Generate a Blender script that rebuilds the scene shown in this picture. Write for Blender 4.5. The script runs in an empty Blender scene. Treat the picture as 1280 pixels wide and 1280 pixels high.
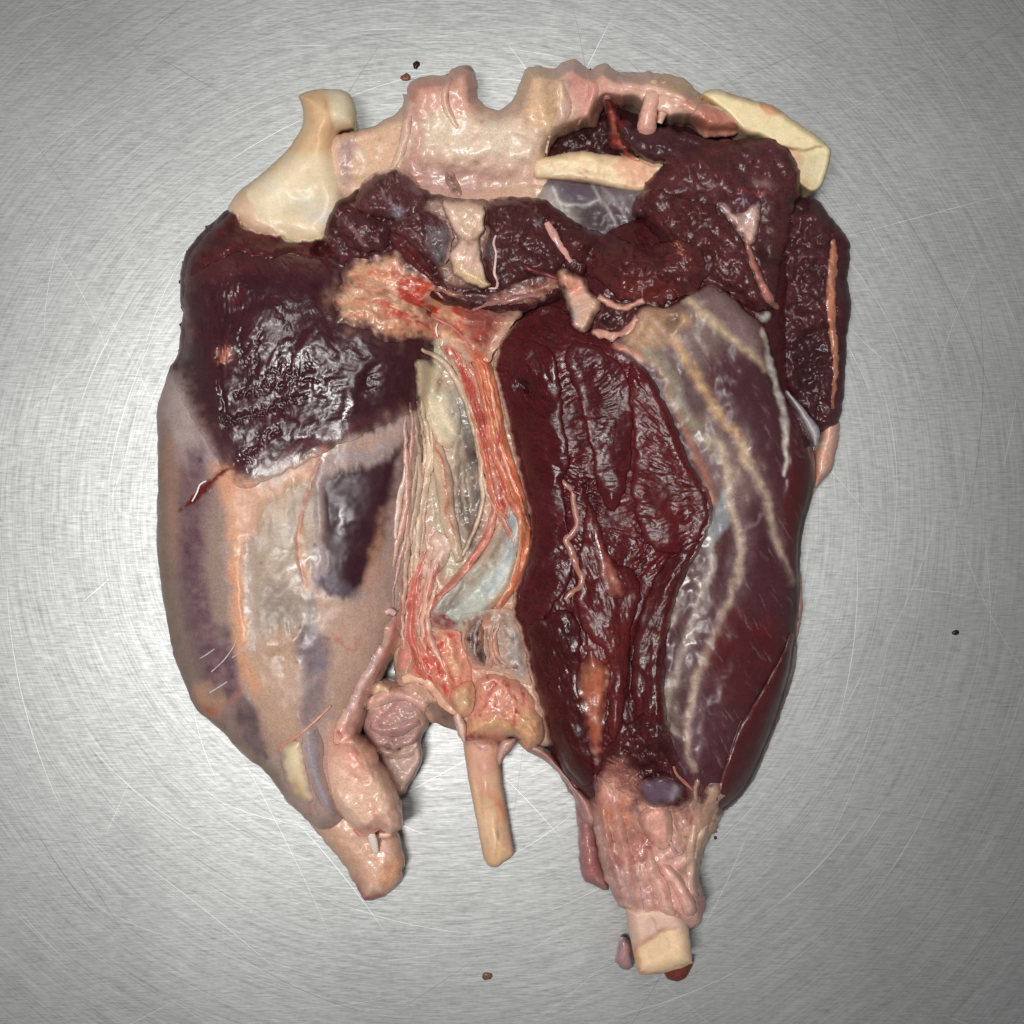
import bpy, math, random
import numpy as np

random.seed(7)
S = 0.0005            # metres per photo unit (half a millimetre)
HC = 1283.0           # camera height in units
scene = bpy.context.scene

# ------------------------------------------------------------------ camera, world, lamps, exposure
cam_d = bpy.data.cameras.new('camera')
cam = bpy.data.objects.new('camera', cam_d)
scene.collection.objects.link(cam)
cam.location = (0, 0, HC * S)
cam_d.sensor_width = 36
cam_d.angle = 2 * math.atan(640.0 / HC)
cam_d.clip_start = 0.01
cam_d.clip_end = 100
scene.camera = cam

world = bpy.data.worlds.new('World')
scene.world = world
world.use_nodes = True
bg = world.node_tree.nodes['Background']
bg.inputs[0].default_value = (0.93, 0.97, 1.0, 1)
bg.inputs[1].default_value = 0.11


def lamp(name, loc, size, power, col, target=(0, 0, 0), size_y=None):
    d = bpy.data.lights.new(name, 'AREA')
    d.shape = 'RECTANGLE'
    d.size = size
    d.size_y = size_y or size
    d.energy = power
    d.color = col
    o = bpy.data.objects.new(name, d)
    scene.collection.objects.link(o)
    o.location = loc
    from mathutils import Vector
    o.rotation_euler = (Vector(target) - Vector(loc)).to_track_quat('-Z', 'Y').to_euler()
    return o


lamp('ceiling_lamp', (-0.24, -0.08, 1.25), 0.13, 12.0, (1.0, 0.985, 0.96), (-0.05, 0, 0), 0.30)
lamp('ceiling_lamp', (0.02, 0.42, 1.35), 0.13, 5.0, (1.0, 0.985, 0.96), (0, 0, 0), 0.13)

scene.view_settings.view_transform = 'Standard'
scene.view_settings.look = 'None'
scene.view_settings.exposure = 0.0
scene.view_settings.gamma = 1.0

# ------------------------------------------------------------------ small maths helpers
G = 1.6
NG = 801
gx1 = np.arange(NG) * G
GX, GY = np.meshgrid(gx1, gx1)        # [row = y, col = x]
ZB = np.zeros((NG, NG))               # height of what has been built so far
CB = np.zeros((NG, NG, 3))            # and its colour, so that tissue can merge into tissue


def lin(c):
    c = np.asarray(c, float) / 255.0
    return np.where(c <= 0.04045, c / 12.92, ((c + 0.055) / 1.055) ** 2.4)


def _hash(ix, iy, seed):
    h = (ix.astype(np.int64) * 374761393 + iy.astype(np.int64) * 668265263 + seed * 1442695041) & 0xFFFFFFFF
    h = ((h ^ (h >> 13)) * 1274126177) & 0xFFFFFFFF
    h = h ^ (h >> 16)
    return (h & 0xFFFF) / 65535.0


def vn(x, y, seed=0):
    ix = np.floor(x); iy = np.floor(y)
    fx = x - ix; fy = y - iy
    fx = fx * fx * fx * (fx * (fx * 6 - 15) + 10)
    fy = fy * fy * fy * (fy * (fy * 6 - 15) + 10)
    a = _hash(ix, iy, seed); b = _hash(ix + 1, iy, seed)
    c = _hash(ix, iy + 1, seed); d = _hash(ix + 1, iy + 1, seed)
    return (a + (b - a) * fx) * (1 - fy) + (c + (d - c) * fx) * fy


def fbm(x, y, seed=0, oct=3):
    s = 0; a = 1.0; t = 0
    for k in range(oct):
        s = s + a * (vn(x * 2 ** k + 17.3 * k, y * 2 ** k - 9.1 * k, seed + k * 31) - 0.5)
        t += a; a *= 0.5
    return 2 * s / t                  # about -1..1


def ss(t):
    t = np.clip(t, 0, 1)
    return t * t * (3 - 2 * t)


def catmull(pts, closed=True, step=3.5):
    P = np.asarray(pts, float)
    n = len(P); out = []
    rng = range(n) if closed else range(n - 1)
    for i in rng:
        if closed:
            p0, p1, p2, p3 = P[i - 1], P[i], P[(i + 1) % n], P[(i + 2) % n]
        else:
            p0 = P[max(i - 1, 0)]; p1 = P[i]; p2 = P[i + 1]; p3 = P[min(i + 2, n - 1)]
        m = max(1, int(round(np.linalg.norm((p2 - p1)[:2]) / step)))
        for k in range(m):
            t = k / m
            out.append(0.5 * ((2 * p1) + (p2 - p0) * t + (2 * p0 - 5 * p1 + 4 * p2 - p3) * t * t
                              + (3 * p1 - p0 - 3 * p2 + p3) * t ** 3))
    if not closed:
        out.append(P[-1])
    return np.array(out)


def inside(poly, X, Y):
    r = np.zeros(X.shape, bool)
    x1, y1 = poly[:, 0], poly[:, 1]
    x2, y2 = np.roll(x1, -1), np.roll(y1, -1)
    for a, b, c, d in zip(x1, y1, x2, y2):
        if b == d:
            continue
        lo, hi = (b, d) if b < d else (d, b)
        j0, j1 = np.searchsorted(Y[:, 0], [lo, hi])
        if j1 <= j0:
            continue
        yy = Y[j0:j1]
        xi = (c - a) * (yy - b) / (d - b) + a
        r[j0:j1] ^= X[j0:j1] < xi
    return r


def segdist(line, X, Y, reach, closed):
    """distance to a polyline within reach on a regular grid, with nearest point and position along it"""
    D = np.full(X.shape, float(reach)); NX = X.copy(); NY = Y.copy(); TT = np.zeros(X.shape)
    n = len(line)
    L = np.concatenate([[0], np.cumsum(np.linalg.norm(np.diff(line[:, :2], axis=0), axis=1))])
    tot = max(L[-1], 1e-6)
    xs = X[0]; ys = Y[:, 0]
    for i in range(n if closed else n - 1):
        p = line[i]; q = line[(i + 1) % n]
        x0, x1 = min(p[0], q[0]) - reach, max(p[0], q[0]) + reach
        y0, y1 = min(p[1], q[1]) - reach, max(p[1], q[1]) + reach
        a, b = np.searchsorted(xs, [x0, x1]); c, d = np.searchsorted(ys, [y0, y1])
        if b <= a or d <= c:
            continue
        sx = X[c:d, a:b]; sy = Y[c:d, a:b]
        vx, vy = q[0] - p[0], q[1] - p[1]
        ll = vx * vx + vy * vy + 1e-9
        t = np.clip(((sx - p[0]) * vx + (sy - p[1]) * vy) / ll, 0, 1)
        qx = p[0] + t * vx; qy = p[1] + t * vy
        dd = np.hypot(sx - qx, sy - qy)
        m = dd < D[c:d, a:b]
        D[c:d, a:b][m] = dd[m]; NX[c:d, a:b][m] = qx[m]; NY[c:d, a:b][m] = qy[m]
        l0 = L[i]; l1 = L[i + 1] if i + 1 < n else tot
        TT[c:d, a:b][m] = ((l0 + t * (l1 - l0)) / tot)[m]
    return D, NX, NY, TT


def blur(A, k):
    for ax in (0, 1):
        c = np.cumsum(np.pad(A, [(k + 1, k) if i == ax else (0, 0) for i in (0, 1)], mode='edge'), axis=ax)
        if ax == 0:
            A = (c[2 * k + 1:] - c[:-2 * k - 1]) / (2 * k + 1)
        else:
            A = (c[:, 2 * k + 1:] - c[:, :-2 * k - 1]) / (2 * k + 1)
    return A


def blur3(A, k):
    return np.stack([blur(A[..., q], k) for q in range(3)], -1)


def grain(X, Y, dirs, ang, bend, ln, wd, seed):
    """muscle grain: random specks smeared along a field of directions"""
    if dirs:
        cx = np.zeros(X.shape); cy = np.zeros(X.shape)
        for px, py, a in dirs:
            w = 1.0 / ((X - px) ** 2 + (Y - py) ** 2 + 300.0) ** 1.5
            cx += w * math.cos(2 * math.radians(a)); cy += w * math.sin(2 * math.radians(a))
        A = 0.5 * np.arctan2(cy, cx)
    else:
        A = np.full(X.shape, math.radians(ang))
    A = A + math.radians(bend) * fbm(X / 60, Y / 60, seed + 1, 2)
    r = np.random.default_rng(seed)
    N = r.random(X.shape) - 0.5
    k = wd / G
    if k > 1.3:
        kk = max(1, int(round((k - 1) / 2)))
        N = blur(blur(N, kk), kk)
    dx = np.cos(A); dy = np.sin(A)
    h, w = X.shape
    J, I = np.meshgrid(np.arange(w, dtype=float), np.arange(h, dtype=float))
    acc = N.copy()
    n = max(2, int(ln / G / 2))
    for sg in (1, -1):
        pj, pi = J.copy(), I.copy()
        for q in range(n):
            jj = np.clip(np.rint(pj), 0, w - 1).astype(int); ii = np.clip(np.rint(pi), 0, h - 1).astype(int)
            pj += sg * dx[ii, jj]; pi += sg * dy[ii, jj]
            jj = np.clip(np.rint(pj), 0, w - 1).astype(int); ii = np.clip(np.rint(pi), 0, h - 1).astype(int)
            acc += N[ii, jj] * (1 - q / n)
    acc -= acc.mean()
    return np.clip(acc / (acc.std() * 2 + 1e-9), -1.3, 1.3), A


def world_xy(x, y, z):
    f = S * (1 - z / HC)
    return (x - 640) * f, -(y - 640) * f


def zat(x, y):
    i = int(round(y / G)); j = int(round(x / G))
    return ZB[min(max(i, 0), NG - 1), min(max(j, 0), NG - 1)]


# ------------------------------------------------------------------ materials
def principled(name):
    m = bpy.data.materials.new(name)
    m.use_nodes = True
    nt = m.node_tree
    return m, nt, nt.nodes['Principled BSDF']


def flesh(name, rough, rvar, coat, coat_r, sss, rad, bumps, spec=0.5, cvar=0.25):
    m, nt, b = principled(name)
    N = nt.nodes; K = nt.links
    at = N.new('ShaderNodeAttribute'); at.attribute_name = 'col'
    tc = N.new('ShaderNodeTexCoord')
    nz = N.new('ShaderNodeTexNoise'); nz.inputs['Scale'].default_value = 900
    nz.inputs['Detail'].default_value = 4
    K.new(tc.outputs['Object'], nz.inputs['Vector'])
    mr = N.new('ShaderNodeMapRange')
    mr.inputs['From Min'].default_value = 0.3; mr.inputs['From Max'].default_value = 0.7
    mr.inputs['To Min'].default_value = 1 - cvar; mr.inputs['To Max'].default_value = 1 + cvar
    K.new(nz.outputs['Fac'], mr.inputs['Value'])
    mx = N.new('ShaderNodeVectorMath'); mx.operation = 'SCALE'
    K.new(at.outputs['Color'], mx.inputs[0]); K.new(mr.outputs[0], mx.inputs['Scale'])
    K.new(mx.outputs[0], b.inputs['Base Color'])
    n2 = N.new('ShaderNodeTexNoise'); n2.inputs['Scale'].default_value = 45; n2.inputs['Detail'].default_value = 6
    K.new(tc.outputs['Object'], n2.inputs['Vector'])
    r2 = N.new('ShaderNodeMapRange')
    r2.inputs['From Min'].default_value = 0.3; r2.inputs['From Max'].default_value = 0.7
    r2.inputs['To Min'].default_value = rough - rvar; r2.inputs['To Max'].default_value = rough + rvar
    K.new(n2.outputs['Fac'], r2.inputs['Value'])
    K.new(r2.outputs[0], b.inputs['Roughness'])
    b.inputs['Coat Weight'].default_value = coat
    b.inputs['Coat Roughness'].default_value = coat_r
    b.inputs['Specular IOR Level'].default_value = spec
    b.inputs['Subsurface Weight'].default_value = sss
    b.inputs['Subsurface Radius'].default_value = (1, 0.35, 0.25)
    b.inputs['Subsurface Scale'].default_value = rad
    prev = None
    for sc, st, dist in bumps:
        t = N.new('ShaderNodeTexNoise'); t.inputs['Scale'].default_value = sc; t.inputs['Detail'].default_value = 3
        K.new(tc.outputs['Object'], t.inputs['Vector'])
        bp = N.new('ShaderNodeBump'); bp.inputs['Strength'].default_value = st
        bp.inputs['Distance'].default_value = dist
        K.new(t.outputs['Fac'], bp.inputs['Height'])
        if prev:
            K.new(prev.outputs[0], bp.inputs['Normal'])
        prev = bp
    K.new(prev.outputs[0], b.inputs['Normal'])
    K.new(prev.outputs[0], b.inputs['Coat Normal'])
    return m


MAT = {
    'muscle': flesh('cut_muscle', 0.31, 0.08, 0.0, 0.14, 0.0, 0.0015, [(420, 0.30, 0.0008), (1000, 0.12, 0.0003)], cvar=0.3, spec=0.34),
    'glossy': flesh('wet_muscle', 0.31, 0.09, 0.0, 0.13, 0.0, 0.0015, [(380, 0.2, 0.0008), (1000, 0.08, 0.0003)], cvar=0.2, spec=0.5),
    'skin': flesh('membrane', 0.36, 0.14, 0.0, 0.18, 0.06, 0.0015, [(220, 0.10, 0.0008), (800, 0.08, 0.0003)], cvar=0.16, spec=0.32),
    'fat': flesh('fat', 0.34, 0.10, 0.18, 0.12, 0.12, 0.002, [(340, 0.18, 0.001), (900, 0.12, 0.0004)], cvar=0.16, spec=0.45),
    'bone': flesh('bone', 0.42, 0.10, 0.12, 0.2, 0.10, 0.0015, [(120, 0.10, 0.001), (1300, 0.25, 0.0002)], cvar=0.08, spec=0.4),
}

# ------------------------------------------------------------------ the carcass and its part builders
meat = bpy.data.objects.new('meat_hindquarters', None)
scene.collection.objects.link(meat)
meat['label'] = 'raw skinned hindquarters with dark red thighs, pelvis bone and pale shanks on the steel table'
meat['category'] = 'raw meat'


def link(name, verts, faces, cols, mat, parent=meat, label=None):
    me = bpy.data.meshes.new(name)
    faces = np.asarray(faces)
    k = faces.shape[1]
    me.vertices.add(len(verts)); me.vertices.foreach_set('co', np.asarray(verts, np.float32).ravel())
    me.loops.add(faces.size); me.loops.foreach_set('vertex_index', faces.ravel().astype(np.int32))
    me.polygons.add(len(faces))
    me.polygons.foreach_set('loop_start', np.arange(0, faces.size, k, dtype=np.int32))
    me.update(calc_edges=True)
    me.validate()
    me.polygons.foreach_set('use_smooth', np.ones(len(me.polygons), bool))
    a = me.attributes.new('col', 'FLOAT_COLOR', 'POINT')
    c4 = np.ones((len(verts), 4), np.float32); c4[:, :3] = np.clip(cols, 0.002, 1)
    a.data.foreach_set('color', c4.ravel())
    me.materials.append(MAT[mat])
    o = bpy.data.objects.new(name, me)
    scene.collection.objects.link(o)
    if parent:
        o.parent = parent
    if label:
        o['label'] = label
    return o


_seed = [11]


def part(name, pts, T, E, R, base=0, conf=False, kb=3, mat='muscle', col=(90, 40, 42), jag=0.8, lump=(), rag=(),
         fib=None, paint=(), rim=None, tuck=6, var=0.12, smooth=True, power=0.5, label=None, parent=meat, zplane=None, blend=None, dirs=None, gtone=0.26, puff=False, feather=9):
    """one closed-edge pillow: its outline, height T in the middle and E at the edge over base or (conf) over what lies below"""
    _seed[0] += 101
    sd = _seed[0]
    if blend is None:
        blend = 9 if conf else 0
    if conf and blend and not puff:
        E *= 0.15
    if not smooth:
        P = []
        for a, b in zip(pts, list(pts[1:]) + [pts[0]]):
            m = max(1, int(math.hypot(b[0] - a[0], b[1] - a[1]) / 3.5))
            P += [(a[0] + (b[0] - a[0]) * k / m, a[1] + (b[1] - a[1]) * k / m) for k in range(m)]
        P = np.array(P, float)
    else:
        P = catmull(pts)
    if jag:
        P = P + jag * np.stack([fbm(P[:, 0] / 9, P[:, 1] / 9, sd, 2), fbm(P[:, 0] / 9, P[:, 1] / 9, sd + 5, 2)], 1) * 1.6
    j0 = max(int(P[:, 0].min() / G) - 3, 0); j1 = min(int(P[:, 0].max() / G) + 4, NG)
    i0 = max(int(P[:, 1].min() / G) - 3, 0); i1 = min(int(P[:, 1].max() / G) + 4, NG)
    X = GX[i0:i1, j0:j1].copy(); Y = GY[i0:i1, j0:j1].copy()
    ins = inside(P, X, Y)
    D, NX, NY, _ = segdist(P, X, Y, max(R, 4 * G), True)
    d = np.where(ins, D, 0)
    c = ins[:-1, :-1] | ins[1:, :-1] | ins[:-1, 1:] | ins[1:, 1:]
    use = np.zeros(ins.shape, bool)
    use[:-1, :-1] |= c; use[1:, :-1] |= c; use[:-1, 1:] |= c; use[1:, 1:] |= c
    snap = use & ~ins
    OX = (X - NX)[snap]; OY = (Y - NY)[snap]
    X[snap] = NX[snap]; Y[snap] = NY[snap]
    t = np.clip(d / R, 0, 1)
    prof = (1 - (1 - t) ** 2) ** power if (puff or not conf) else 0.6 * ss(t) + 0.4 * (1 - (1 - t) ** 2) ** 0.5
    if conf:
        bz = blur(ZB, kb)             # read where the outline really runs
        fx = np.clip(X / G, 0, NG - 1.001); fy = np.clip(Y / G, 0, NG - 1.001)
        jx = fx.astype(int); iy = fy.astype(int); fx -= jx; fy -= iy
        zs = (bz[iy, jx] * (1 - fx) + bz[iy, jx + 1] * fx) * (1 - fy) + (bz[iy + 1, jx] * (1 - fx) + bz[iy + 1, jx + 1] * fx) * fy
    else:
        zs = np.full(X.shape, float(base))
    if zplane:
        zs = zs + zplane[0] + zplane[1] * (X - 640) + zplane[2] * (Y - 640)
    z = zs + E + (T - E) * prof
    edge = ss(d / max(min(R, max(15, 1.3 * blend)), 1e-3)) if R > 10 else ss(d / max(min(R, 8), 1e-3))
    C = np.empty(X.shape + (3,)); C[:] = lin(col)
    soak = {'skin': 0.95, 'fat': 0.98, 'bone': 1.0}.get(mat, 1.0)
    for amp, sc in lump:
        z = z + edge * amp * fbm(X / sc, Y / sc, sd + int(sc), 3)
    tone = np.ones(X.shape)
    for amp, sc in rag:
        n = 1.3 * fbm(X / sc, Y / sc, sd + 7 + int(sc), 4) - 0.5 * np.abs(fbm(X / sc / 1.7, Y / sc / 1.7, sd + 8, 2))
        z = z + edge * amp * n
        tone *= 1 + 0.22 * n
    FX = FY = 0.0
    if fib or dirs:
        ang, ln, wd, amp = (fib or (0, 22, 2.0, 0.6))[:4]
        bend = fib[4] if fib and len(fib) > 4 else 12
        n, A = grain(X, Y, dirs, ang, bend, ln, wd, sd)
        FX = feather * n * np.cos(A); FY = feather * n * np.sin(A)
        lo = 0.55 + 0.45 * fbm(X / 26, Y / 26, sd + 71, 2)
        z = z + edge * amp * n * lo
        tone *= 1 + gtone * n * lo
    v1 = fbm(X / 40, Y / 40, sd + 21, 3); v2 = fbm(X / 7, Y / 7, sd + 22, 2)
    tone *= 1 + var * v1 + 0.6 * var * v2
    C *= tone[..., None]
    C[..., 0] *= 1 + 0.05 * v2; C[..., 2] *= 1 + 0.06 * v1
    WX = X + 4 * fbm(X / 16, Y / 16, sd + 41, 3); WY = Y + 4 * fbm(X / 16, Y / 16, sd + 42, 3)
    WX = WX + FX; WY = WY + FY
    for it in paint:
        C, z = apply_paint(it, X, Y, WX, WY, C, z, sd, edge)
    C = C * soak
    if rim:
        rc, rw, ra = rim
        k = ra * (1 - ss((d + 2 * fbm(X / 8, Y / 8, sd + 33, 2)) / rw))
        C += (lin(rc) - C) * k[..., None]
    zb = ZB[i0:i1, j0:j1]; cb = CB[i0:i1, j0:j1]
    if blend:                         # the edge of a sheet grows out of the tissue under it
        sub = blur3(CB, 2)[i0:i1, j0:j1]
        w = ss((d + 0.45 * blend * fbm(X / 7, Y / 7, sd + 81, 3)) / blend)
        w = np.where(zb > 4, w, 1)
        C = sub + (C - sub) * w[..., None]
    # push into the shared height map
    up = ins & (z > zb)
    zb[up] = z[up]; cb[up] = C[up]
    # mesh
    idx = np.full(ins.shape, -1, np.int64)
    idx[use] = np.arange(use.sum())
    f = np.stack([idx[:-1, :-1][c], idx[1:, :-1][c], idx[1:, 1:][c], idx[:-1, 1:][c]], 1)
    xw, yw = world_xy(X[use], Y[use], z[use])
    V = np.stack([xw, yw, z[use] * S], 1)
    CC = C[use]
    # skirt
    e = np.concatenate([f[:, [0, 1]], f[:, [1, 2]], f[:, [2, 3]], f[:, [3, 0]]])
    n = len(V)
    key = e[:, 0] * n + e[:, 1]; rev = e[:, 1] * n + e[:, 0]
    be = e[~np.isin(key, rev)]
    off = np.zeros((n, 2)); 
    si = idx[snap]; ol = np.hypot(OX, OY) + 1e-6
    off[si, 0] = OX / ol; off[si, 1] = -OY / ol
    bv = np.unique(be)
    for _ in range(5):                # even out the direction in which the rim turns under
        acc = off * 1.0
        np.add.at(acc, be[:, 0], off[be[:, 1]]); np.add.at(acc, be[:, 1], off[be[:, 0]])
        off = acc / (np.hypot(acc[:, 0], acc[:, 1])[:, None] + 1e-6)
        zr = V[:, 2].copy(); cn = np.ones(n)
        np.add.at(zr, be[:, 0], V[be[:, 1], 2]); np.add.at(zr, be[:, 1], V[be[:, 0], 2])
        np.add.at(cn, be[:, 0], 1); np.add.at(cn, be[:, 1], 1)
        V[bv, 2] = (zr / cn)[bv]
    low = np.full(n, -1, np.int64); low[bv] = n + np.arange(len(bv))
    LV = V[bv].copy()
    LV[:, :2] -= off[bv] * (2.5 if conf else tuck) * S
    zlow = (V[bv, 2] / S - 4.0) if conf else np.full(len(bv), float(base))
    LV[:, 2] = np.minimum(zlow * S, LV[:, 2] - 0.0003)
    sk = np.stack([be[:, 1], be[:, 0], low[be[:, 0]], low[be[:, 1]]], 1)
    V = np.concatenate([V, LV]); CC = np.concatenate([CC, CC[bv]]); f = np.concatenate([f, sk])
    return link(name, V, f, CC, mat, parent, label)


def apply_paint(it, X, Y, WX, WY, C, z, sd, edge):
    k = it[0]
    if k == 's':                      # stroke: points, width at start, width at end, colour, strength, softness, relief
        _, pts, w0, w1, rgb, al, soft, dz = it
        L = catmull(pts, False)
        reach = max(w0, w1) + 1.5 * soft + 5
        D, TT = sdist_w(L, X, Y, WX, WY, reach)
        w = w0 + (w1 - w0) * TT
        soft = soft * 1.3
        m = 1 - ss((D - w * 0.5 + soft * 0.5) / max(soft, 0.1))
        brk = 0.8 + 0.5 * fbm(X / 9, Y / 9, sd + 55, 3)
        mm = np.clip(m * al * brk, 0, 1)
        C = C + (lin(rgb) * (1 + 0.12 * fbm(X / 5, Y / 5, sd + 56, 2))[..., None] - C) * mm[..., None]
        z = z + dz * (0.4 if dz > 0 else 0.8) * m * edge
    elif k == 'p':                    # patch: outline, colour, strength, softness, relief
        _, pts, rgb, al, soft, dz = it
        P = catmull(pts)
        D, _ = sdist_w(P, X, Y, WX, WY, soft + 1, True)
        ins = inside_free(P, WX, WY)
        sdv = np.where(ins, D, -D)
        m = ss((sdv + soft * 0.5) / max(soft, 0.1))
        brk = 0.85 + 0.3 * fbm(X / 16, Y / 16, sd + 57, 3)
        mm = np.clip(m * (al if al >= 1 else al * brk), 0, 1)
        C = C + (lin(rgb) * (1 + 0.10 * fbm(X / 6, Y / 6, sd + 58, 2))[..., None] - C) * mm[..., None]
        z = z + dz * m * edge
    elif k == 'b':                    # soft spot
        _, x, y, rx, ry, ang, rgb, al, dz = it
        a = math.radians(ang)
        u = (WX - x) * math.cos(a) + (WY - y) * math.sin(a); v = -(WX - x) * math.sin(a) + (WY - y) * math.cos(a)
        m = np.exp(-((u / rx) ** 2 + (v / ry) ** 2))
        brk = np.clip(0.8 + 0.5 * fbm(X / 10, Y / 10, sd + 59, 3), 0, 1.3)
        mm = np.clip(m * al * brk, 0, 1)
        C = C + (lin(rgb) - C) * mm[..., None]
        z = z + dz * m * edge
    elif k == 'n':                    # streaks / mottling: along length, across width, angle, colour, from, to, strength, relief
        _, ln, wd, ang, rgb, lo, hi, al, dz = it[:9]
        a = math.radians(ang)
        u = WX * math.cos(a) + WY * math.sin(a); v = -WX * math.sin(a) + WY * math.cos(a)
        n = fbm(u / ln, v / wd, sd + 61 + int(ln * 3 + ang), 3)
        m = ss((n - lo) / (hi - lo)) * al
        if len(it) > 9:               # only inside a soft spot
            x, y, rx, ry = it[9:13]
            m = m * np.exp(-(((X - x) / rx) ** 2 + ((Y - y) / ry) ** 2) ** 2)
        C = C + (lin(rgb) - C) * np.clip(m, 0, 1)[..., None]
        z = z + dz * m * edge
    return C, z


def inside_free(P, X, Y):
    """even-odd test for points that are not on a regular grid"""
    r = np.zeros(X.shape, bool)
    x0, x1, y0, y1 = P[:, 0].min(), P[:, 0].max(), P[:, 1].min(), P[:, 1].max()
    m = (X > x0) & (X < x1) & (Y > y0) & (Y < y1)
    x = X[m]; y = Y[m]; q = np.zeros(x.shape, bool)
    a = P; b = np.roll(P, -1, 0)
    for (ax, ay), (bx, by) in zip(a, b):
        if ay == by:
            continue
        q ^= ((ay > y) != (by > y)) & (x < (bx - ax) * (y - ay) / (by - ay) + ax)
    r[m] = q
    return r


def sdist_w(L, X, Y, WX, WY, reach, closed=False):
    D = np.full(X.shape, float(reach)); TT = np.zeros(X.shape)
    n = len(L)
    cum = np.concatenate([[0], np.cumsum(np.linalg.norm(np.diff(L[:, :2], axis=0), axis=1))]); tot = max(cum[-1], 1e-6)
    xs = X[X.shape[0] // 2]; ys = Y[:, Y.shape[1] // 2]
    gx0 = np.round(xs[0] / G) ; gy0 = np.round(ys[0] / G)
    r = reach + 24
    for i in range(n if closed else n - 1):
        p = L[i]; q = L[(i + 1) % n]
        a = int(max((min(p[0], q[0]) - r) / G - gx0 - 1, 0)); b = int(max((max(p[0], q[0]) + r) / G - gx0 + 2, 0))
        c = int(max((min(p[1], q[1]) - r) / G - gy0 - 1, 0)); d = int(max((max(p[1], q[1]) + r) / G - gy0 + 2, 0))
        sx = WX[c:d, a:b]; sy = WY[c:d, a:b]
        if sx.size == 0:
            continue
        vx, vy = q[0] - p[0], q[1] - p[1]
        t = np.clip(((sx - p[0]) * vx + (sy - p[1]) * vy) / (vx * vx + vy * vy + 1e-9), 0, 1)
        dd = np.hypot(sx - p[0] - t * vx, sy - p[1] - t * vy)
        m = dd < D[c:d, a:b]
        D[c:d, a:b][m] = dd[m]
        l0 = cum[i]; l1 = cum[i + 1] if i + 1 < n else tot
        TT[c:d, a:b][m] = ((l0 + t * (l1 - l0)) / tot)[m]
    return D, TT


def band(name, pts, T, col, E=0.3, **kw):
    """a flat strip of tissue with its own grain along its length; pts = (x, y, half width)"""
    P = catmull(np.array(pts, float), False, 5)
    t = np.gradient(P[:, :2], axis=0); t /= np.linalg.norm(t, axis=1)[:, None] + 1e-9
    n = np.stack([-t[:, 1], t[:, 0]], 1)
    L = P[:, :2] + n * P[:, 2:3]; R = P[:, :2] - n * P[:, 2:3]
    out = [tuple(q) for q in L] + [tuple(q) for q in R[::-1]]
    dirs = [(P[i, 0], P[i, 1], math.degrees(math.atan2(t[i, 1], t[i, 0]))) for i in range(0, len(P), 2)]
    kw.setdefault('fib', (0, 30, 2.4, 0.5, 4)); kw.setdefault('mat', 'fat'); kw.setdefault('blend', 4); kw.setdefault('puff', True); kw.setdefault('jag', 0.8)
    return part(name, out, T, E, float(P[:, 2].max()), conf=True, kb=2, col=col, dirs=dirs, **kw)


def tube(name, pts, col, mat='fat', up=0.0, flat=0.8, col2=None, sides=10, wob=0.15, parent=meat, label=None, absz=False, jit=0.0):
    """a cord lying on what is below it; pts = (x, y, radius[, extra height or absolute z])"""
    _seed[0] += 101
    sd = _seed[0]
    P4 = np.array([tuple(p) + (0.0,) * (4 - len(p)) for p in pts], float)
    P = catmull(P4, False, 2.2)
    n = len(P)
    if jit:
        P[:, 0] += jit * fbm(P[:, 0] / 6, P[:, 1] / 6, sd, 2); P[:, 1] += jit * fbm(P[:, 0] / 6, P[:, 1] / 6, sd + 1, 2)
    if absz:
        z = P[:, 3].copy()
    else:
        z = np.array([zat(a, b) for a, b in P[:, :2]]) + P[:, 3] + up
        for _ in range(3):
            z = np.convolve(np.pad(z, 2, mode='edge'), np.ones(5) / 5, 'valid')
    r = np.maximum(P[:, 2], 0.2) * (1 + wob * fbm(np.arange(n) / 5.0, np.full(n, sd * 0.37), sd, 2))
    T = np.gradient(P[:, :2], axis=0); T /= np.linalg.norm(T, axis=1)[:, None] + 1e-9
    Nn = np.stack([-T[:, 1], T[:, 0]], 1)
    V = []; C = []
    c1 = lin(col); c2 = lin(col2 if col2 is not None else col)
    for i in range(n):
        for k in range(sides):
            a = 2 * math.pi * k / sides
            rr = r[i] * (1 + 0.10 * math.sin(3.1 * k + i * 0.7))
            x = P[i, 0] + Nn[i, 0] * rr * math.cos(a); y = P[i, 1] + Nn[i, 1] * rr * math.cos(a)
            zz = max(z[i] + r[i] * flat * math.sin(a), 0.2)
            V.append((x, y, zz))
            C.append(c1 + (c2 - c1) * (i / max(n - 1, 1)))
    V.append((P[0, 0], P[0, 1], z[0])); C.append(c1)
    V.append((P[-1, 0], P[-1, 1], z[-1])); C.append(c2)
    F = []
    for i in range(n - 1):
        for k in range(sides):
            k2 = (k + 1) % sides
            F.append((i * sides + k, i * sides + k2, (i + 1) * sides + k2, (i + 1) * sides + k))
    m0 = n * sides
    for k in range(0, sides, 2):
        F.append((m0, (k + 2) % sides, (k + 1) % sides, k))
        b = (n - 1) * sides
        F.append((m0 + 1, b + k, b + (k + 1) % sides, b + (k + 2) % sides))
    V = np.array(V); C = np.array(C)
    C *= (1 + 0.14 * fbm(V[:, 0] / 5, V[:, 1] / 5, sd + 8, 2))[:, None]
    xw, yw = world_xy(V[:, 0], V[:, 1], V[:, 2])
    W = np.stack([xw, yw, V[:, 2] * S], 1)
    return link(name, W, np.array(F), C, mat, parent, label)
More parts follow.
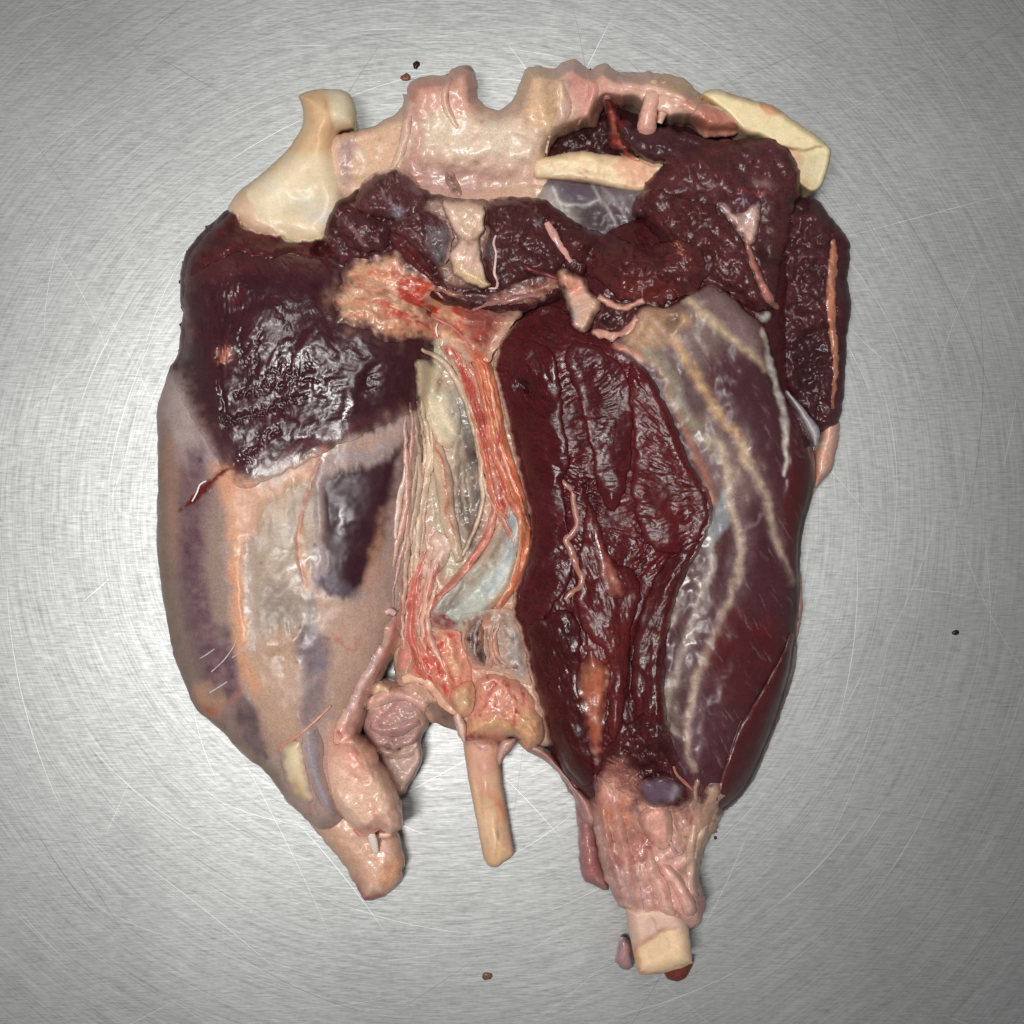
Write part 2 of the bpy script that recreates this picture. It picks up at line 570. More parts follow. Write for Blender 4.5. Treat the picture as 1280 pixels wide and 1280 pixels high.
# ------------------------------------------------------------------ the table
def steel():
    m, nt, b = principled('brushed_steel')
    N = nt.nodes; K = nt.links
    tc = N.new('ShaderNodeTexCoord')

    def mapping(rot, scl, loc=(0, 0, 0)):
        mp = N.new('ShaderNodeMapping'); mp.inputs['Rotation'].default_value = (0, 0, math.radians(rot))
        mp.inputs['Scale'].default_value = scl; mp.inputs['Location'].default_value = loc
        K.new(tc.outputs['Object'], mp.inputs['Vector'])
        return mp

    def noise(vec, scale, det=2):
        t = N.new('ShaderNodeTexNoise'); t.inputs['Scale'].default_value = scale; t.inputs['Detail'].default_value = det
        K.new(vec, t.inputs['Vector'])
        return t.outputs['Fac']

    def rng(v, a, b_, c, d):
        r = N.new('ShaderNodeMapRange'); r.inputs['From Min'].default_value = a; r.inputs['From Max'].default_value = b_
        r.inputs['To Min'].default_value = c; r.inputs['To Max'].default_value = d
        K.new(v, r.inputs['Value'])
        return r.outputs[0]

    def math2(op, a, b_):
        q = N.new('ShaderNodeMath'); q.operation = op
        for i, v in enumerate((a, b_)):
            if isinstance(v, (int, float)):
                q.inputs[i].default_value = v
            else:
                K.new(v, q.inputs[i])
        return q.outputs[0]

    # scratch glint ringing the lamp's reflection, put into the colour: noise stretched along circles
    sep = N.new('ShaderNodeSeparateXYZ'); K.new(mapping(0, (1, 1, 1), (0.05, 0.0, 0)).outputs[0], sep.inputs[0])
    rad = math2('SQRT', math2('ADD', math2('MULTIPLY', sep.outputs[0], sep.outputs[0]), math2('MULTIPLY', sep.outputs[1], sep.outputs[1])), 0)
    ang = math2('ARCTAN2', sep.outputs[1], sep.outputs[0])
    cmb = N.new('ShaderNodeCombineXYZ')
    K.new(math2('MULTIPLY', rad, 900.0), cmb.inputs[0]); K.new(math2('MULTIPLY', ang, 5.0), cmb.inputs[1])
    arcs = noise(cmb.outputs[0], 1.0, 3)
    cmb2 = N.new('ShaderNodeCombineXYZ')
    K.new(math2('MULTIPLY', rad, 330.0), cmb2.inputs[0]); K.new(math2('MULTIPLY', ang, 14.0), cmb2.inputs[1])
    arcs2 = noise(cmb2.outputs[0], 1.0, 2)
    h1 = noise(mapping(3, (150, 1300, 1)).outputs[0], 1.0, 2)
    h2 = noise(mapping(92, (130, 1300, 1)).outputs[0], 1.0, 2)
    h3 = noise(mapping(38, (70, 1000, 1)).outputs[0], 1.0, 2)
    h4 = noise(mapping(-33, (80, 1000, 1)).outputs[0], 1.0, 2)
    mott = noise(mapping(20, (330, 420, 1)).outputs[0], 1.0, 3)
    cloud = noise(mapping(0, (1, 1, 1)).outputs[0], 7.0, 6)
    tot = math2('ADD', math2('ADD', math2('MULTIPLY', arcs, 0.68), math2('MULTIPLY', arcs2, 0.3)),
                math2('ADD', math2('ADD', math2('MULTIPLY', h1, 0.4), math2('MULTIPLY', h2, 0.4)),
                      math2('ADD', math2('MULTIPLY', h3, 0.5), math2('ADD', math2('MULTIPLY', h4, 0.45), math2('MULTIPLY', mott, 0.3)))))
    tn = math2('DIVIDE', tot, 3.15)
    val = rng(tn, 0.38, 0.62, 0.33, 0.72)
    val = math2('MULTIPLY', val, rng(cloud, 0.3, 0.7, 0.90, 1.10))
    cc = N.new('ShaderNodeCombineColor')
    K.new(val, cc.inputs[0]); K.new(math2('MULTIPLY', val, 1.012), cc.inputs[1]); K.new(math2('MULTIPLY', val, 1.0), cc.inputs[2])
    K.new(cc.outputs[0], b.inputs['Base Color'])
    b.inputs['Metallic'].default_value = 1.0
    K.new(rng(tn, 0.36, 0.64, 0.57, 0.47), b.inputs['Roughness'])
    bp = N.new('ShaderNodeBump'); bp.inputs['Strength'].default_value = 0.25; bp.inputs['Distance'].default_value = 0.0002
    K.new(tn, bp.inputs['Height']); K.new(bp.outputs[0], b.inputs['Normal'])
    return m


MAT['steel'] = steel()


def table():
    me = bpy.data.meshes.new('table_top')
    w, h, t = 0.95, 0.75, 0.03
    v = [(-w, -h, 0), (w, -h, 0), (w, h, 0), (-w, h, 0), (-w, -h, -t), (w, -h, -t), (w, h, -t), (-w, h, -t)]
    f = [(0, 1, 2, 3), (7, 6, 5, 4), (0, 4, 5, 1), (1, 5, 6, 2), (2, 6, 7, 3), (3, 7, 4, 0)]
    me.from_pydata(v, [], f)
    me.materials.append(MAT['steel'])
    o = bpy.data.objects.new('table_top', me)
    scene.collection.objects.link(o)
    o['kind'] = 'structure'
    o['label'] = 'scratched brushed stainless steel table top under the meat'
    return o


table_top = table()


def scratches():
    """long scratches: hair-thin bright or dark ribbons on the steel; arcs carry lamp glint as tone"""
    rs = random.Random(5)
    for tone, num, nm in ((0.95, 210, 'bright'), (0.2, 70, 'dark')):
        m, nt, b = principled(nm + '_scratch')
        b.inputs['Base Color'].default_value = (tone, tone, tone, 1)
        b.inputs['Metallic'].default_value = 1
        b.inputs['Roughness'].default_value = 0.5
        V = []; F = []
        for i in range(num):
            arc = rs.random() < 0.72 if nm == 'bright' else rs.random() < 0.3  # arcs circle the lamp's reflection: scratch glint put into the tone
            w = rs.uniform(0.00008, 0.0002) if rs.random() < 0.8 else rs.uniform(0.0002, 0.00032)
            n = 14
            if arc:
                R = rs.uniform(0.16, 0.47); a0 = rs.uniform(0, 2 * math.pi); da = rs.uniform(0.05, 0.5) * rs.choice((1, -1))
                cx, cy = -0.05 + rs.gauss(0, 0.05), rs.gauss(0, 0.05)
                pts = [(cx + R * math.cos(a0 + da * k / n), cy + R * math.sin(a0 + da * k / n)) for k in range(n + 1)]
            else:
                x, y = rs.uniform(-0.34, 0.34), rs.uniform(-0.34, 0.34); a = rs.uniform(0, math.pi); L = rs.uniform(0.02, 0.16)
                kq = rs.uniform(-2, 2)
                pts = [(x + L * k / n * math.cos(a + kq * L * k / n), y + L * k / n * math.sin(a + kq * L * k / n)) for k in range(n + 1)]
            b0 = len(V)
            for k, (x, y) in enumerate(pts):
                p, q = pts[max(k - 1, 0)], pts[min(k + 1, n)]
                tx, ty = q[0] - p[0], q[1] - p[1]; l = math.hypot(tx, ty) + 1e-9
                ww = w * (math.sin(math.pi * (k + 0.15) / (n + 0.3)) ** 0.6) / 2
                zz = 0.00004 + i * 2e-7
                V += [(x - ty / l * ww, y + tx / l * ww, zz), (x + ty / l * ww, y - tx / l * ww, zz)]
            for k in range(n):
                F.append((b0 + 2 * k, b0 + 2 * k + 1, b0 + 2 * k + 3, b0 + 2 * k + 2))
        me = bpy.data.meshes.new('scratches'); me.from_pydata(V, [], F)
        me.materials.append(m)
        o = bpy.data.objects.new('scratches', me)
        scene.collection.objects.link(o)
        o.parent = table_top
        o['kind'] = 'stuff'


scratches()
# ------------------------------------------------------------------ pelvis and its bones
part('pelvis_bone', [(414, 172), (450, 163), (475, 152), (497, 140), (505, 127), (510, 108), (517, 100), (530, 95), (545, 94), (555, 94), (567, 86),
     (585, 81), (592, 87), (597, 100), (598, 122), (609, 134), (625, 136), (640, 125), (650, 102), (657, 87), (672, 82), (692, 84), (702, 77),
     (720, 75), (737, 85), (757, 78), (770, 88), (790, 89), (822, 90), (850, 96), (864, 107), (874, 117), (888, 122), (910, 140), (922, 158),
     (920, 167), (900, 170), (878, 171), (865, 158), (850, 155), (835, 156), (815, 150), (800, 142), (792, 134), (775, 132), (760, 130), (752, 140), (745, 158), (730, 160), (712, 166), (695, 176), (687, 195), (688, 215),
     (692, 240), (668, 262), (640, 280), (620, 330), (600, 350), (575, 345), (550, 300), (530, 262), (480, 262), (450, 262), (425, 245), (408, 215)],
     74, 40, 26, base=14, mat='fat', col=(218, 182, 160), jag=1.6, lump=[(7, 50), (1.2, 18)], var=0.16, fib=(4, 34, 3, 0.4, 40), gtone=0.06, feather=2,
     paint=[('p', [(690, 80), (760, 82), (830, 92), (870, 118), (920, 150), (915, 172), (870, 172), (820, 152), (760, 132), (740, 160), (700, 170)], (206, 158, 142), 0.5, 30, 26),
            ('p', [(650, 88), (690, 84), (705, 110), (702, 150), (680, 180), (655, 165), (646, 125)], (214, 180, 150), 0.4, 36, 14), ('p', [(510, 104), (550, 94), (585, 82), (598, 120), (585, 140), (530, 150), (508, 135)], (204, 152, 138), 0.5, 32, 10),
            ('p', [(440, 175), (490, 160), (502, 180), (480, 215), (440, 225)], (214, 176, 144), 0.4, 28, -8), ('p', [(508, 195), (560, 208), (640, 208), (680, 215), (670, 245), (560, 250), (515, 230)], (176, 138, 130), 0.5, 40, -12),
            ('p', [(655, 90), (690, 86), (702, 100), (704, 130), (690, 160), (668, 165), (655, 150), (648, 120)], (215, 178, 140), 0.7, 14, 3),
            ('p', [(560, 150), (620, 150), (670, 165), (670, 190), (620, 200), (560, 195), (530, 170), (535, 150)], (228, 208, 186), 0.8, 26, 4),
            ('p', [(525, 145), (560, 140), (565, 175), (535, 185)], (214, 196, 168), 0.7, 16, 2),
            ('p', [(510, 105), (555, 98), (560, 130), (520, 140)], (206, 140, 126), 0.6, 14, 1),
            ('p', [(560, 92), (590, 85), (596, 130), (565, 140)], (205, 150, 136), 0.6, 12, 1),
            ('p', [(505, 205), (560, 205), (620, 215), (640, 240), (560, 245), (520, 235)], (170, 128, 122), 0.7, 24, -3),
            ('p', [(600, 235), (680, 225), (680, 258), (610, 290)], (205, 170, 140), 0.6, 20, 0),
            ('p', [(430, 165), (470, 155), (500, 140), (510, 170), (490, 210), (430, 225)], (214, 176, 144), 0.7, 16, 0),
            ('s', [(436, 178), (432, 200), (434, 228)], 16, 12, (150, 125, 140), 0.7, 8, -3),
            ('s', [(445, 190), (452, 200), (450, 215)], 5, 3, (235, 225, 215), 0.6, 4, 2),
            ('s', [(512, 130), (508, 165), (498, 205)], 7, 5, (228, 196, 184), 0.7, 5, 5),
            ('s', [(512, 140), (525, 165), (520, 200)], 14, 10, (186, 132, 130), 0.6, 10, -4),
            ('s', [(560, 100), (552, 125), (562, 135)], 6, 4, (232, 200, 170), 0.6, 5, 2),
            ('s', [(704, 90), (708, 130), (690, 165), (678, 190)], 8, 8, (225, 195, 170), 0.6, 8, 5),
            ('p', [(712, 85), (770, 90), (800, 110), (770, 130), (740, 145), (715, 130)], (214, 160, 146), 0.8, 14, 2),
            ('s', [(722, 100), (735, 120), (730, 145)], 14, 8, (200, 124, 105), 0.6, 12, -2),
            ('s', [(757, 84), (765, 100), (790, 112)], 14, 10, (226, 186, 170), 0.6, 10, 5),
            ('p', [(820, 92), (862, 104), (868, 118), (836, 112)], (222, 180, 130), 0.7, 10, 0),
            ('p', [(850, 120), (880, 125), (915, 150), (905, 165), (880, 165), (860, 150)], (205, 140, 118), 0.7, 12, 3),
            ('s', [(885, 150), (900, 138)], 14, 10, (170, 80, 62), 0.7, 10, -4),
            ('s', [(690, 178), (686, 215)], 9, 9, (224, 186, 172), 0.6, 8, 4),
            ('n', 40, 5, 0, (236, 214, 190), 0.25, 0.8, 0.5, 1.5, 620, 170, 70, 40),
            ('n', 9, 9, 0, (190, 96, 86), 0.45, 0.9, 0.35, 0),
            ('b', 603, 152, 4, 4, 0, (170, 100, 90), 0.8, 0), ('b', 576, 142, 3, 3, 0, (170, 100, 90), 0.8, 0), ('b', 596, 203, 4, 3, 0, (150, 90, 80), 0.6, 0),
            ('b', 585, 83, 9, 3, 20, (120, 60, 50), 0.8, 0)])

band('fascia_fold', [(509, 120, 4), (510, 145, 6), (506, 170, 6), (499, 195, 5), (488, 214, 3)], 4, (226, 192, 176), puff=False, blend=14)
band('fascia_fold', [(700, 100, 4), (706, 130, 8), (698, 158, 9), (690, 185, 8), (688, 210, 7), (694, 228, 4)], 4, (224, 190, 172), puff=False, blend=14)
band('fascia_fold', [(562, 96, 3), (556, 118, 5), (560, 140, 5), (572, 160, 3)], 4, (220, 180, 160), puff=False, blend=14)
band('fascia_fold', [(735, 90, 4), (742, 112, 7), (736, 138, 7), (724, 158, 4)], 4, (206, 136, 120), puff=False, blend=14)
band('fascia_fold', [(770, 96, 4), (790, 104, 7), (820, 110, 8), (850, 118, 6), (876, 128, 4)], 4, (226, 182, 164), puff=False, blend=14)
part('hip_bone', [(373, 121), (382, 115), (396, 112), (412, 111), (432, 114), (441, 124), (446, 142), (444, 158), (436, 162), (424, 166), (421, 180), (425, 202),
     (433, 232), (432, 262), (420, 284), (406, 305), (380, 308), (345, 302), (308, 292), (285, 264), (300, 238), (315, 227), (340, 206), (360, 186), (376, 162), (379, 145), (377, 131)],
     80, 44, 30, base=8, mat='bone', col=(226, 204, 172), jag=0.5, lump=[(5, 50)], var=0.08,
     paint=[('p', [(375, 118), (400, 112), (414, 125), (416, 160), (420, 190), (395, 195), (360, 192), (340, 212), (330, 215), (376, 165), (378, 140)], (214, 170, 124), 0.85, 18, 0),
            ('p', [(414, 118), (438, 118), (444, 140), (436, 160), (420, 156), (412, 138)], (214, 204, 172), 0.8, 12, 0),
            ('s', [(404, 122), (412, 140), (416, 160)], 6, 4, (186, 140, 100), 0.6, 6, -2),
            ('p', [(286, 262), (302, 236), (312, 232), (312, 250), (325, 272), (355, 292), (340, 302), (305, 290)], (216, 176, 152), 0.9, 8, 3),
            ('s', [(312, 240), (322, 266), (346, 286), (356, 292)], 6, 5, (238, 220, 190), 0.8, 5, 3),
            ('s', [(422, 180), (428, 210), (432, 250)], 10, 8, (168, 148, 160), 0.7, 9, -2),
            ('b', 385, 255, 26, 18, 0, (204, 196, 178), 0.7, -4), ('b', 405, 270, 14, 12, 0, (196, 192, 196), 0.6, 0),
            ('b', 340, 240, 22, 14, -40, (232, 222, 196), 0.8, 0)])

# ------------------------------------------------------------------ the two legs and the middle
part('leg_membrane', [(287, 262), (270, 275), (256, 287), (240, 305), (231, 320), (226, 340), (225, 378), (229, 390), (226, 410), (223, 440), (212, 460), (205, 482),
     (199, 500), (196, 520), (197, 555), (197, 610), (196, 680), (202, 737), (210, 785), (218, 822), (232, 857), (243, 884), (262, 901), (285, 922), (297, 937), (312, 950),
     (327, 960), (340, 975), (357, 998), (376, 1017), (398, 1036), (424, 1030), (440, 1000), (440, 950), (452, 915), (462, 880), (482, 838), (497, 795), (506, 760), (510, 720), (520, 660),
     (528, 610), (532, 560), (534, 500), (545, 450), (545, 400), (520, 340), (470, 320), (410, 315), (370, 300), (320, 285)],
     122, 46, 105, base=0, mat='skin', col=(174, 148, 138), jag=0.6, lump=[(6, 80), (1.2, 24)], var=0.12, fib=(84, 60, 2.6, 0.22, 14), gtone=0.06, feather=4,
     paint=[('p', [(287, 255), (440, 300), (545, 400), (540, 500), (420, 555), (310, 606), (270, 575), (224, 490), (205, 440), (215, 330), (250, 270)], (66, 32, 38), 1.0, 8, 0),
         ('n', 55, 5, 88, (186, 172, 164), 0.2, 0.8, 0.3, 0.5), ('n', 40, 4, 92, (112, 84, 84), 0.2, 0.8, 0.4, 0), ('n', 26, 8, 80, (206, 150, 122), 0.2, 0.8, 0.4, 0),
         ('p', [(300, 610), (400, 590), (400, 740), (380, 830), (320, 850), (300, 760)], (176, 160, 148), 0.7, 40, 0), ('p', [(205, 520), (260, 560), (282, 650), (290, 800), (300, 880), (240, 870), (206, 740)], (126, 104, 108), 0.6, 40, 0), ('p', [(470, 560), (525, 530), (520, 680), (480, 780), (440, 760)], (176, 150, 144), 0.7, 30, 0),
         ('p', [(196, 500), (225, 470), (250, 520), (270, 570), (290, 600), (270, 640), (255, 700), (262, 800), (300, 930), (240, 890), (205, 770), (196, 640)], (138, 112, 106), 0.85, 30, 0),
         ('p', [(205, 485), (226, 470), (240, 520), (262, 560), (265, 580), (235, 590), (215, 560)], (178, 160, 158), 0.8, 20, 2),
         ('s', [(203, 540), (204, 620), (206, 700), (216, 780), (235, 850), (250, 885)], 14, 22, (128, 108, 90), 0.8, 16, 0),
         ('s', [(212, 560), (216, 640), (220, 700)], 16, 12, (172, 126, 104), 0.6, 16, 0),
         ('s', [(246, 570), (242, 620), (240, 680), (244, 740), (258, 800), (278, 855)], 28, 40, (98, 68, 80), 0.9, 18, 3),
         ('s', [(234, 740), (240, 790), (248, 830)], 16, 10, (112, 92, 96), 0.6, 14, 0),
         ('s', [(272, 650), (268, 700), (275, 760), (284, 800)], 26, 16, (146, 128, 112), 0.85, 14, 0),
         ('s', [(282, 790), (288, 840), (280, 870)], 20, 14, (88, 62, 74), 0.7, 14, 1),
         ('s', [(250, 870), (275, 880), (295, 870), (303, 850), (304, 825)], 7, 5, (176, 110, 90), 0.6, 8, 2),
         ('p', [(240, 862), (262, 850), (285, 878), (268, 895), (250, 885)], (186, 148, 122), 0.7, 14, 0),
         ('b', 262, 886, 12, 6, 20, (176, 84, 60), 0.8, 0),
         ('p', [(300, 870), (318, 885), (332, 930), (336, 945), (322, 948), (302, 925), (292, 895)], (88, 70, 78), 0.9, 14, 2),
         ('p', [(262, 900), (285, 905), (310, 935), (345, 962), (362, 998), (345, 980), (312, 950)], (128, 110, 92), 0.8, 12, 0),
         # orange fat line and pale panels
         ('s', [(284, 590), (290, 630), (296, 680), (297, 720), (299, 770), (304, 810), (314, 845), (322, 860)], 20, 18, (212, 152, 116), 0.9, 11, 3),
         ('s', [(298, 700), (300, 760), (306, 800)], 5, 4, (236, 170, 130), 0.7, 4, 2),
         ('p', [(270, 580), (330, 606), (400, 568), (402, 590), (380, 610), (360, 640), (330, 660), (300, 670), (280, 620)], (212, 156, 126), 0.85, 24, 0),
         ('p', [(335, 625), (385, 600), (396, 640), (396, 690), (380, 720), (385, 760), (375, 800), (340, 815), (322, 790), (316, 720), (318, 660)], (166, 146, 126), 0.9, 14, 2),
         ('p', [(330, 730), (365, 735), (378, 770), (345, 785), (326, 760)], (126, 110, 106), 0.7, 20, -1),
         ('p', [(318, 810), (372, 790), (380, 850), (376, 910), (360, 935), (340, 940), (328, 900), (318, 860)], (186, 150, 126), 0.85, 22, 2),
         ('p', [(388, 740), (440, 745), (470, 745), (490, 760), (482, 800), (462, 840), (448, 880), (425, 900), (412, 870), (412, 820), (400, 790)], (186, 150, 132), 0.85, 24, 1),
         ('p', [(374, 790), (396, 786), (412, 810), (410, 835), (392, 842), (372, 828)], (100, 86, 100), 0.9, 18, 0),
         ('p', [(380, 838), (404, 840), (402, 880), (385, 908), (374, 900), (376, 860)], (126, 110, 114), 0.85, 20, 0),
         ('p', [(384, 742), (394, 748), (394, 780), (384, 782)], (126, 126, 130), 0.6, 8, 0),
         # the dark muscle seen through its window of membrane
         ('p', [(390, 590), (402, 572), (430, 566), (470, 566), (505, 545), (516, 540), (508, 590), (498, 640), (478, 700), (455, 745), (425, 752), (400, 742), (392, 715), (396, 680), (392, 630)], (150, 130, 126), 0.9, 12, 0),
         ('p', [(406, 650), (404, 606), (428, 590), (468, 581), (498, 558), (519, 540), (513, 572), (496, 622), (482, 662), (465, 702), (447, 738), (424, 745), (404, 730), (405, 690)], (58, 29, 38), 1.0, 14, 3),
         ('p', [(396, 720), (408, 715), (440, 735), (430, 745), (400, 738)], (92, 80, 92), 0.8, 12, 0),
         ('p', [(398, 676), (412, 690), (405, 722), (390, 722)], (164, 146, 148), 0.8, 10, 1),
         ('b', 408, 606, 12, 16, 20, (150, 134, 136), 0.6, 0),
         ('s', [(400, 570), (450, 572), (480, 560)], 7, 6, (166, 150, 150), 0.8, 7, 1),
         ('s', [(512, 560), (498, 620), (482, 680), (470, 735)], 16, 24, (178, 140, 124), 0.85, 14, 1),
         ('s', [(500, 580), (492, 640), (482, 690)], 9, 8, (160, 140, 142), 0.6, 8, 0),
         ('s', [(478, 640), (468, 690), (456, 735)], 8, 10, (196, 142, 110), 0.6, 10, 0),
         ('s', [(408, 560), (394, 590), (384, 620), (376, 650), (372, 690), (382, 730)], 4, 4, (176, 92, 72), 0.85, 4, 1.5),
         ('s', [(376, 660), (380, 700), (386, 735)], 8, 7, (206, 146, 112), 0.7, 6, 1),
         ('s', [(420, 800), (440, 812), (450, 800)], 4, 3, (178, 92, 76), 0.7, 4, 1),
         ('p', [(410, 908), (440, 905), (452, 935), (440, 965), (416, 950)], (214, 158, 138), 0.9, 14, 2),

         ('n', 40, 4, -20, (196, 176, 152), 0.2, 0.8, 0.5, 1.0, 350, 690, 40, 110),
         ('b', 394, 684, 3, 2.5, 0, (80, 50, 46), 0.9, 0), ('b', 374, 784, 3, 2, 0, (70, 50, 40), 0.9, 0), ('b', 324, 704, 2.5, 2, 0, (110, 80, 66), 0.8, 0),
         ('b', 409, 796, 3.5, 2.5, 0, (90, 50, 40), 0.8, 0)])

part('centre_tissue', [(540, 400), (600, 380), (660, 390), (690, 500), (700, 640), (700, 760), (710, 880), (690, 930), (650, 925), (610, 918), (575, 915), (545, 905), (515, 890), (495, 850), (492, 790),
     (500, 700), (516, 600), (518, 500), (520, 430)],
     62, 30, 50, base=6, mat='fat', col=(196, 158, 138), jag=1.2, lump=[(10, 34), (4, 13)], var=0.16,
     paint=[('p', [(545, 420), (590, 440), (605, 520), (605, 620), (590, 690), (565, 720), (540, 690), (530, 560), (530, 480)], (184, 172, 152), 0.85, 14, 0),
            ('p', [(578, 520), (594, 540), (602, 600), (600, 660), (584, 690), (570, 640), (572, 570)], (84, 66, 66), 0.92, 14, -3),
            ('p', [(566, 480), (584, 490), (592, 530), (578, 545), (566, 520)], (140, 134, 128), 0.8, 12, 0),
            ('s', [(532, 510), (526, 580), (520, 650)], 11, 10, (206, 190, 158), 0.8, 8, 3),
            ('s', [(524, 520), (518, 560)], 7, 4, (66, 54, 46), 0.8, 6, -5),
            ('s', [(552, 560), (560, 600), (566, 650)], 16, 16, (198, 164, 146), 0.7, 12, 0),
            ('n', 60, 4, 85, (216, 196, 172), 0.1, 0.7, 0.7, 2.5, 540, 620, 50, 150),
            ('n', 10, 8, 0, (190, 92, 78), 0.25, 0.8, 0.55, 0, 555, 840, 60, 60),
            ('p', [(548, 800), (575, 790), (600, 840), (580, 880), (545, 870), (520, 850)], (214, 132, 110), 0.7, 20, 0),
            ('p', [(536, 878), (565, 885), (578, 910), (545, 905)], (106, 82, 74), 0.9, 8, -6),
            ('p', [(500, 650), (540, 650), (550, 720), (540, 790), (505, 800)], (208, 166, 148), 0.8, 18, 2)])

part('leg_muscle_body', [(625, 432), (640, 405), (660, 380), (690, 360), (720, 320), (760, 280), (830, 255), (900, 255), (960, 275), (985, 310), (985, 400), (985, 470), (1000, 515), (1013, 545), (1019, 580), (1016, 620),
     (1006, 655), (1001, 690), (1000, 740), (997, 780), (993, 815), (988, 845), (975, 890), (958, 935), (935, 985), (908, 1012), (880, 1035), (840, 1040), (790, 1040), (750, 1010), (722, 985), (702, 960), (688, 925), (672, 870), (655, 800), (645, 760), (652, 700), (658, 660),
     (650, 600), (638, 540), (625, 490)],
     112, 50, 95, base=0, mat='muscle', col=(72, 28, 32), jag=0.7, lump=[(5, 60), (1.5, 14)], rag=[(1.5, 8)], fib=(70, 22, 2, 0.6, 30), var=0.2)

# dark beds under the small cut muscles
part('flank_shade_bed', [(676, 238), (672, 190), (690, 166), (720, 150), (752, 132), (790, 140), (860, 160), (950, 172), (990, 220), (990, 300), (970, 400), (880, 370), (780, 390), (700, 330)], 48, 34, 20, base=6, mat='muscle', col=(58, 28, 30), lump=[(5, 24)], rag=[(2, 8)], jag=2)  # added filler; shadow in the pelvis window put into its dark colour
part('pelvic_muscle_bed', [(415, 262), (440, 240), (480, 225), (540, 240), (600, 250), (660, 245), (700, 262), (740, 300), (730, 350), (690, 380), (630, 390), (560, 380), (480, 340), (425, 330), (405, 300)], 82, 60, 20, base=20, mat='muscle', col=(70, 32, 34), lump=[(6, 24), (3, 9)], rag=[(2, 8)], jag=2, var=0.25,
     paint=[('p', [(535, 255), (600, 250), (612, 300), (600, 350), (560, 350), (545, 300)], (186, 152, 138), 0.8, 14, -4), ('n', 9, 5, 50, (150, 110, 108), 0.3, 0.8, 0.6, 0)])

part('flank_flap', [(960, 250), (975, 230), (992, 226), (1010, 240), (1025, 253), (1036, 268), (1050, 284), (1060, 298), (1063, 320), (1060, 345), (1064, 380), (1060, 412), (1058, 450), (1055, 490),
     (1050, 520), (1040, 535), (1020, 540), (1005, 520), (985, 500), (960, 420), (950, 340)],
     62, 30, 26, base=4, mat='muscle', col=(74, 38, 42), jag=1.2, lump=[(5, 30)], rag=[(6, 16), (1.2, 6)], fib=(80, 16, 2.2, 0.5, 40), var=0.25,
     paint=[('p', [(985, 430), (1020, 420), (1035, 470), (1028, 510), (1000, 500)], (52, 26, 30), 0.8, 20, -4),
            ('s', [(1055, 300), (1056, 360), (1056, 430), (1052, 500)], 8, 8, (64, 32, 34), 0.7, 6, 0),
            ('s', [(985, 392), (1005, 396)], 4, 3, (150, 130, 130), 0.5, 4, 0)])
band('fat_rim', [(1041, 297, 3), (1042, 315, 6), (1040, 345, 7), (1038, 380, 6.5), (1042, 420, 5.5), (1045, 455, 4.5), (1043, 485, 3.5), (1041, 512, 3)], 3, (176, 112, 88), E=0.5, puff=False, blend=3, jag=1.2, paint=[('n', 20, 3, 90, (206, 150, 122), 0.1, 0.6, 0.6, 0.5)])
part('fat_end', [(1030, 512), (1042, 516), (1050, 526), (1049, 545), (1044, 572), (1040, 588), (1028, 602), (1019, 612), (1016, 600), (1016, 575), (1022, 550), (1026, 530)], 46, 16, 14, base=3,
     mat='fat', col=(214, 166, 146), lump=[(3, 12)], paint=[('n', 6, 6, 0, (236, 208, 190), 0.2, 0.8, 0.6, 1), ('s', [(1022, 560), (1018, 605)], 8, 6, (196, 132, 104), 0.7, 6, 0)])
part('membrane_web', [(982, 488), (996, 500), (1012, 520), (1024, 536), (1024, 552), (1018, 558), (1012, 545), (1000, 520)], 66, 52, 8, base=40, mat='skin', col=(182, 172, 178),
     paint=[('n', 10, 3, 40, (140, 120, 130), 0.1, 0.7, 0.6, 1)])
part('fat_edge', [(992, 690), (999, 705), (1003, 735), (1003, 765), (998, 792), (992, 800), (986, 760), (986, 710)], 46, 24, 8, base=10, mat='fat', col=(190, 120, 84),
     paint=[('p', [(990, 742), (1002, 745), (999, 785), (992, 790)], (226, 188, 178), 0.9, 6, 0)])

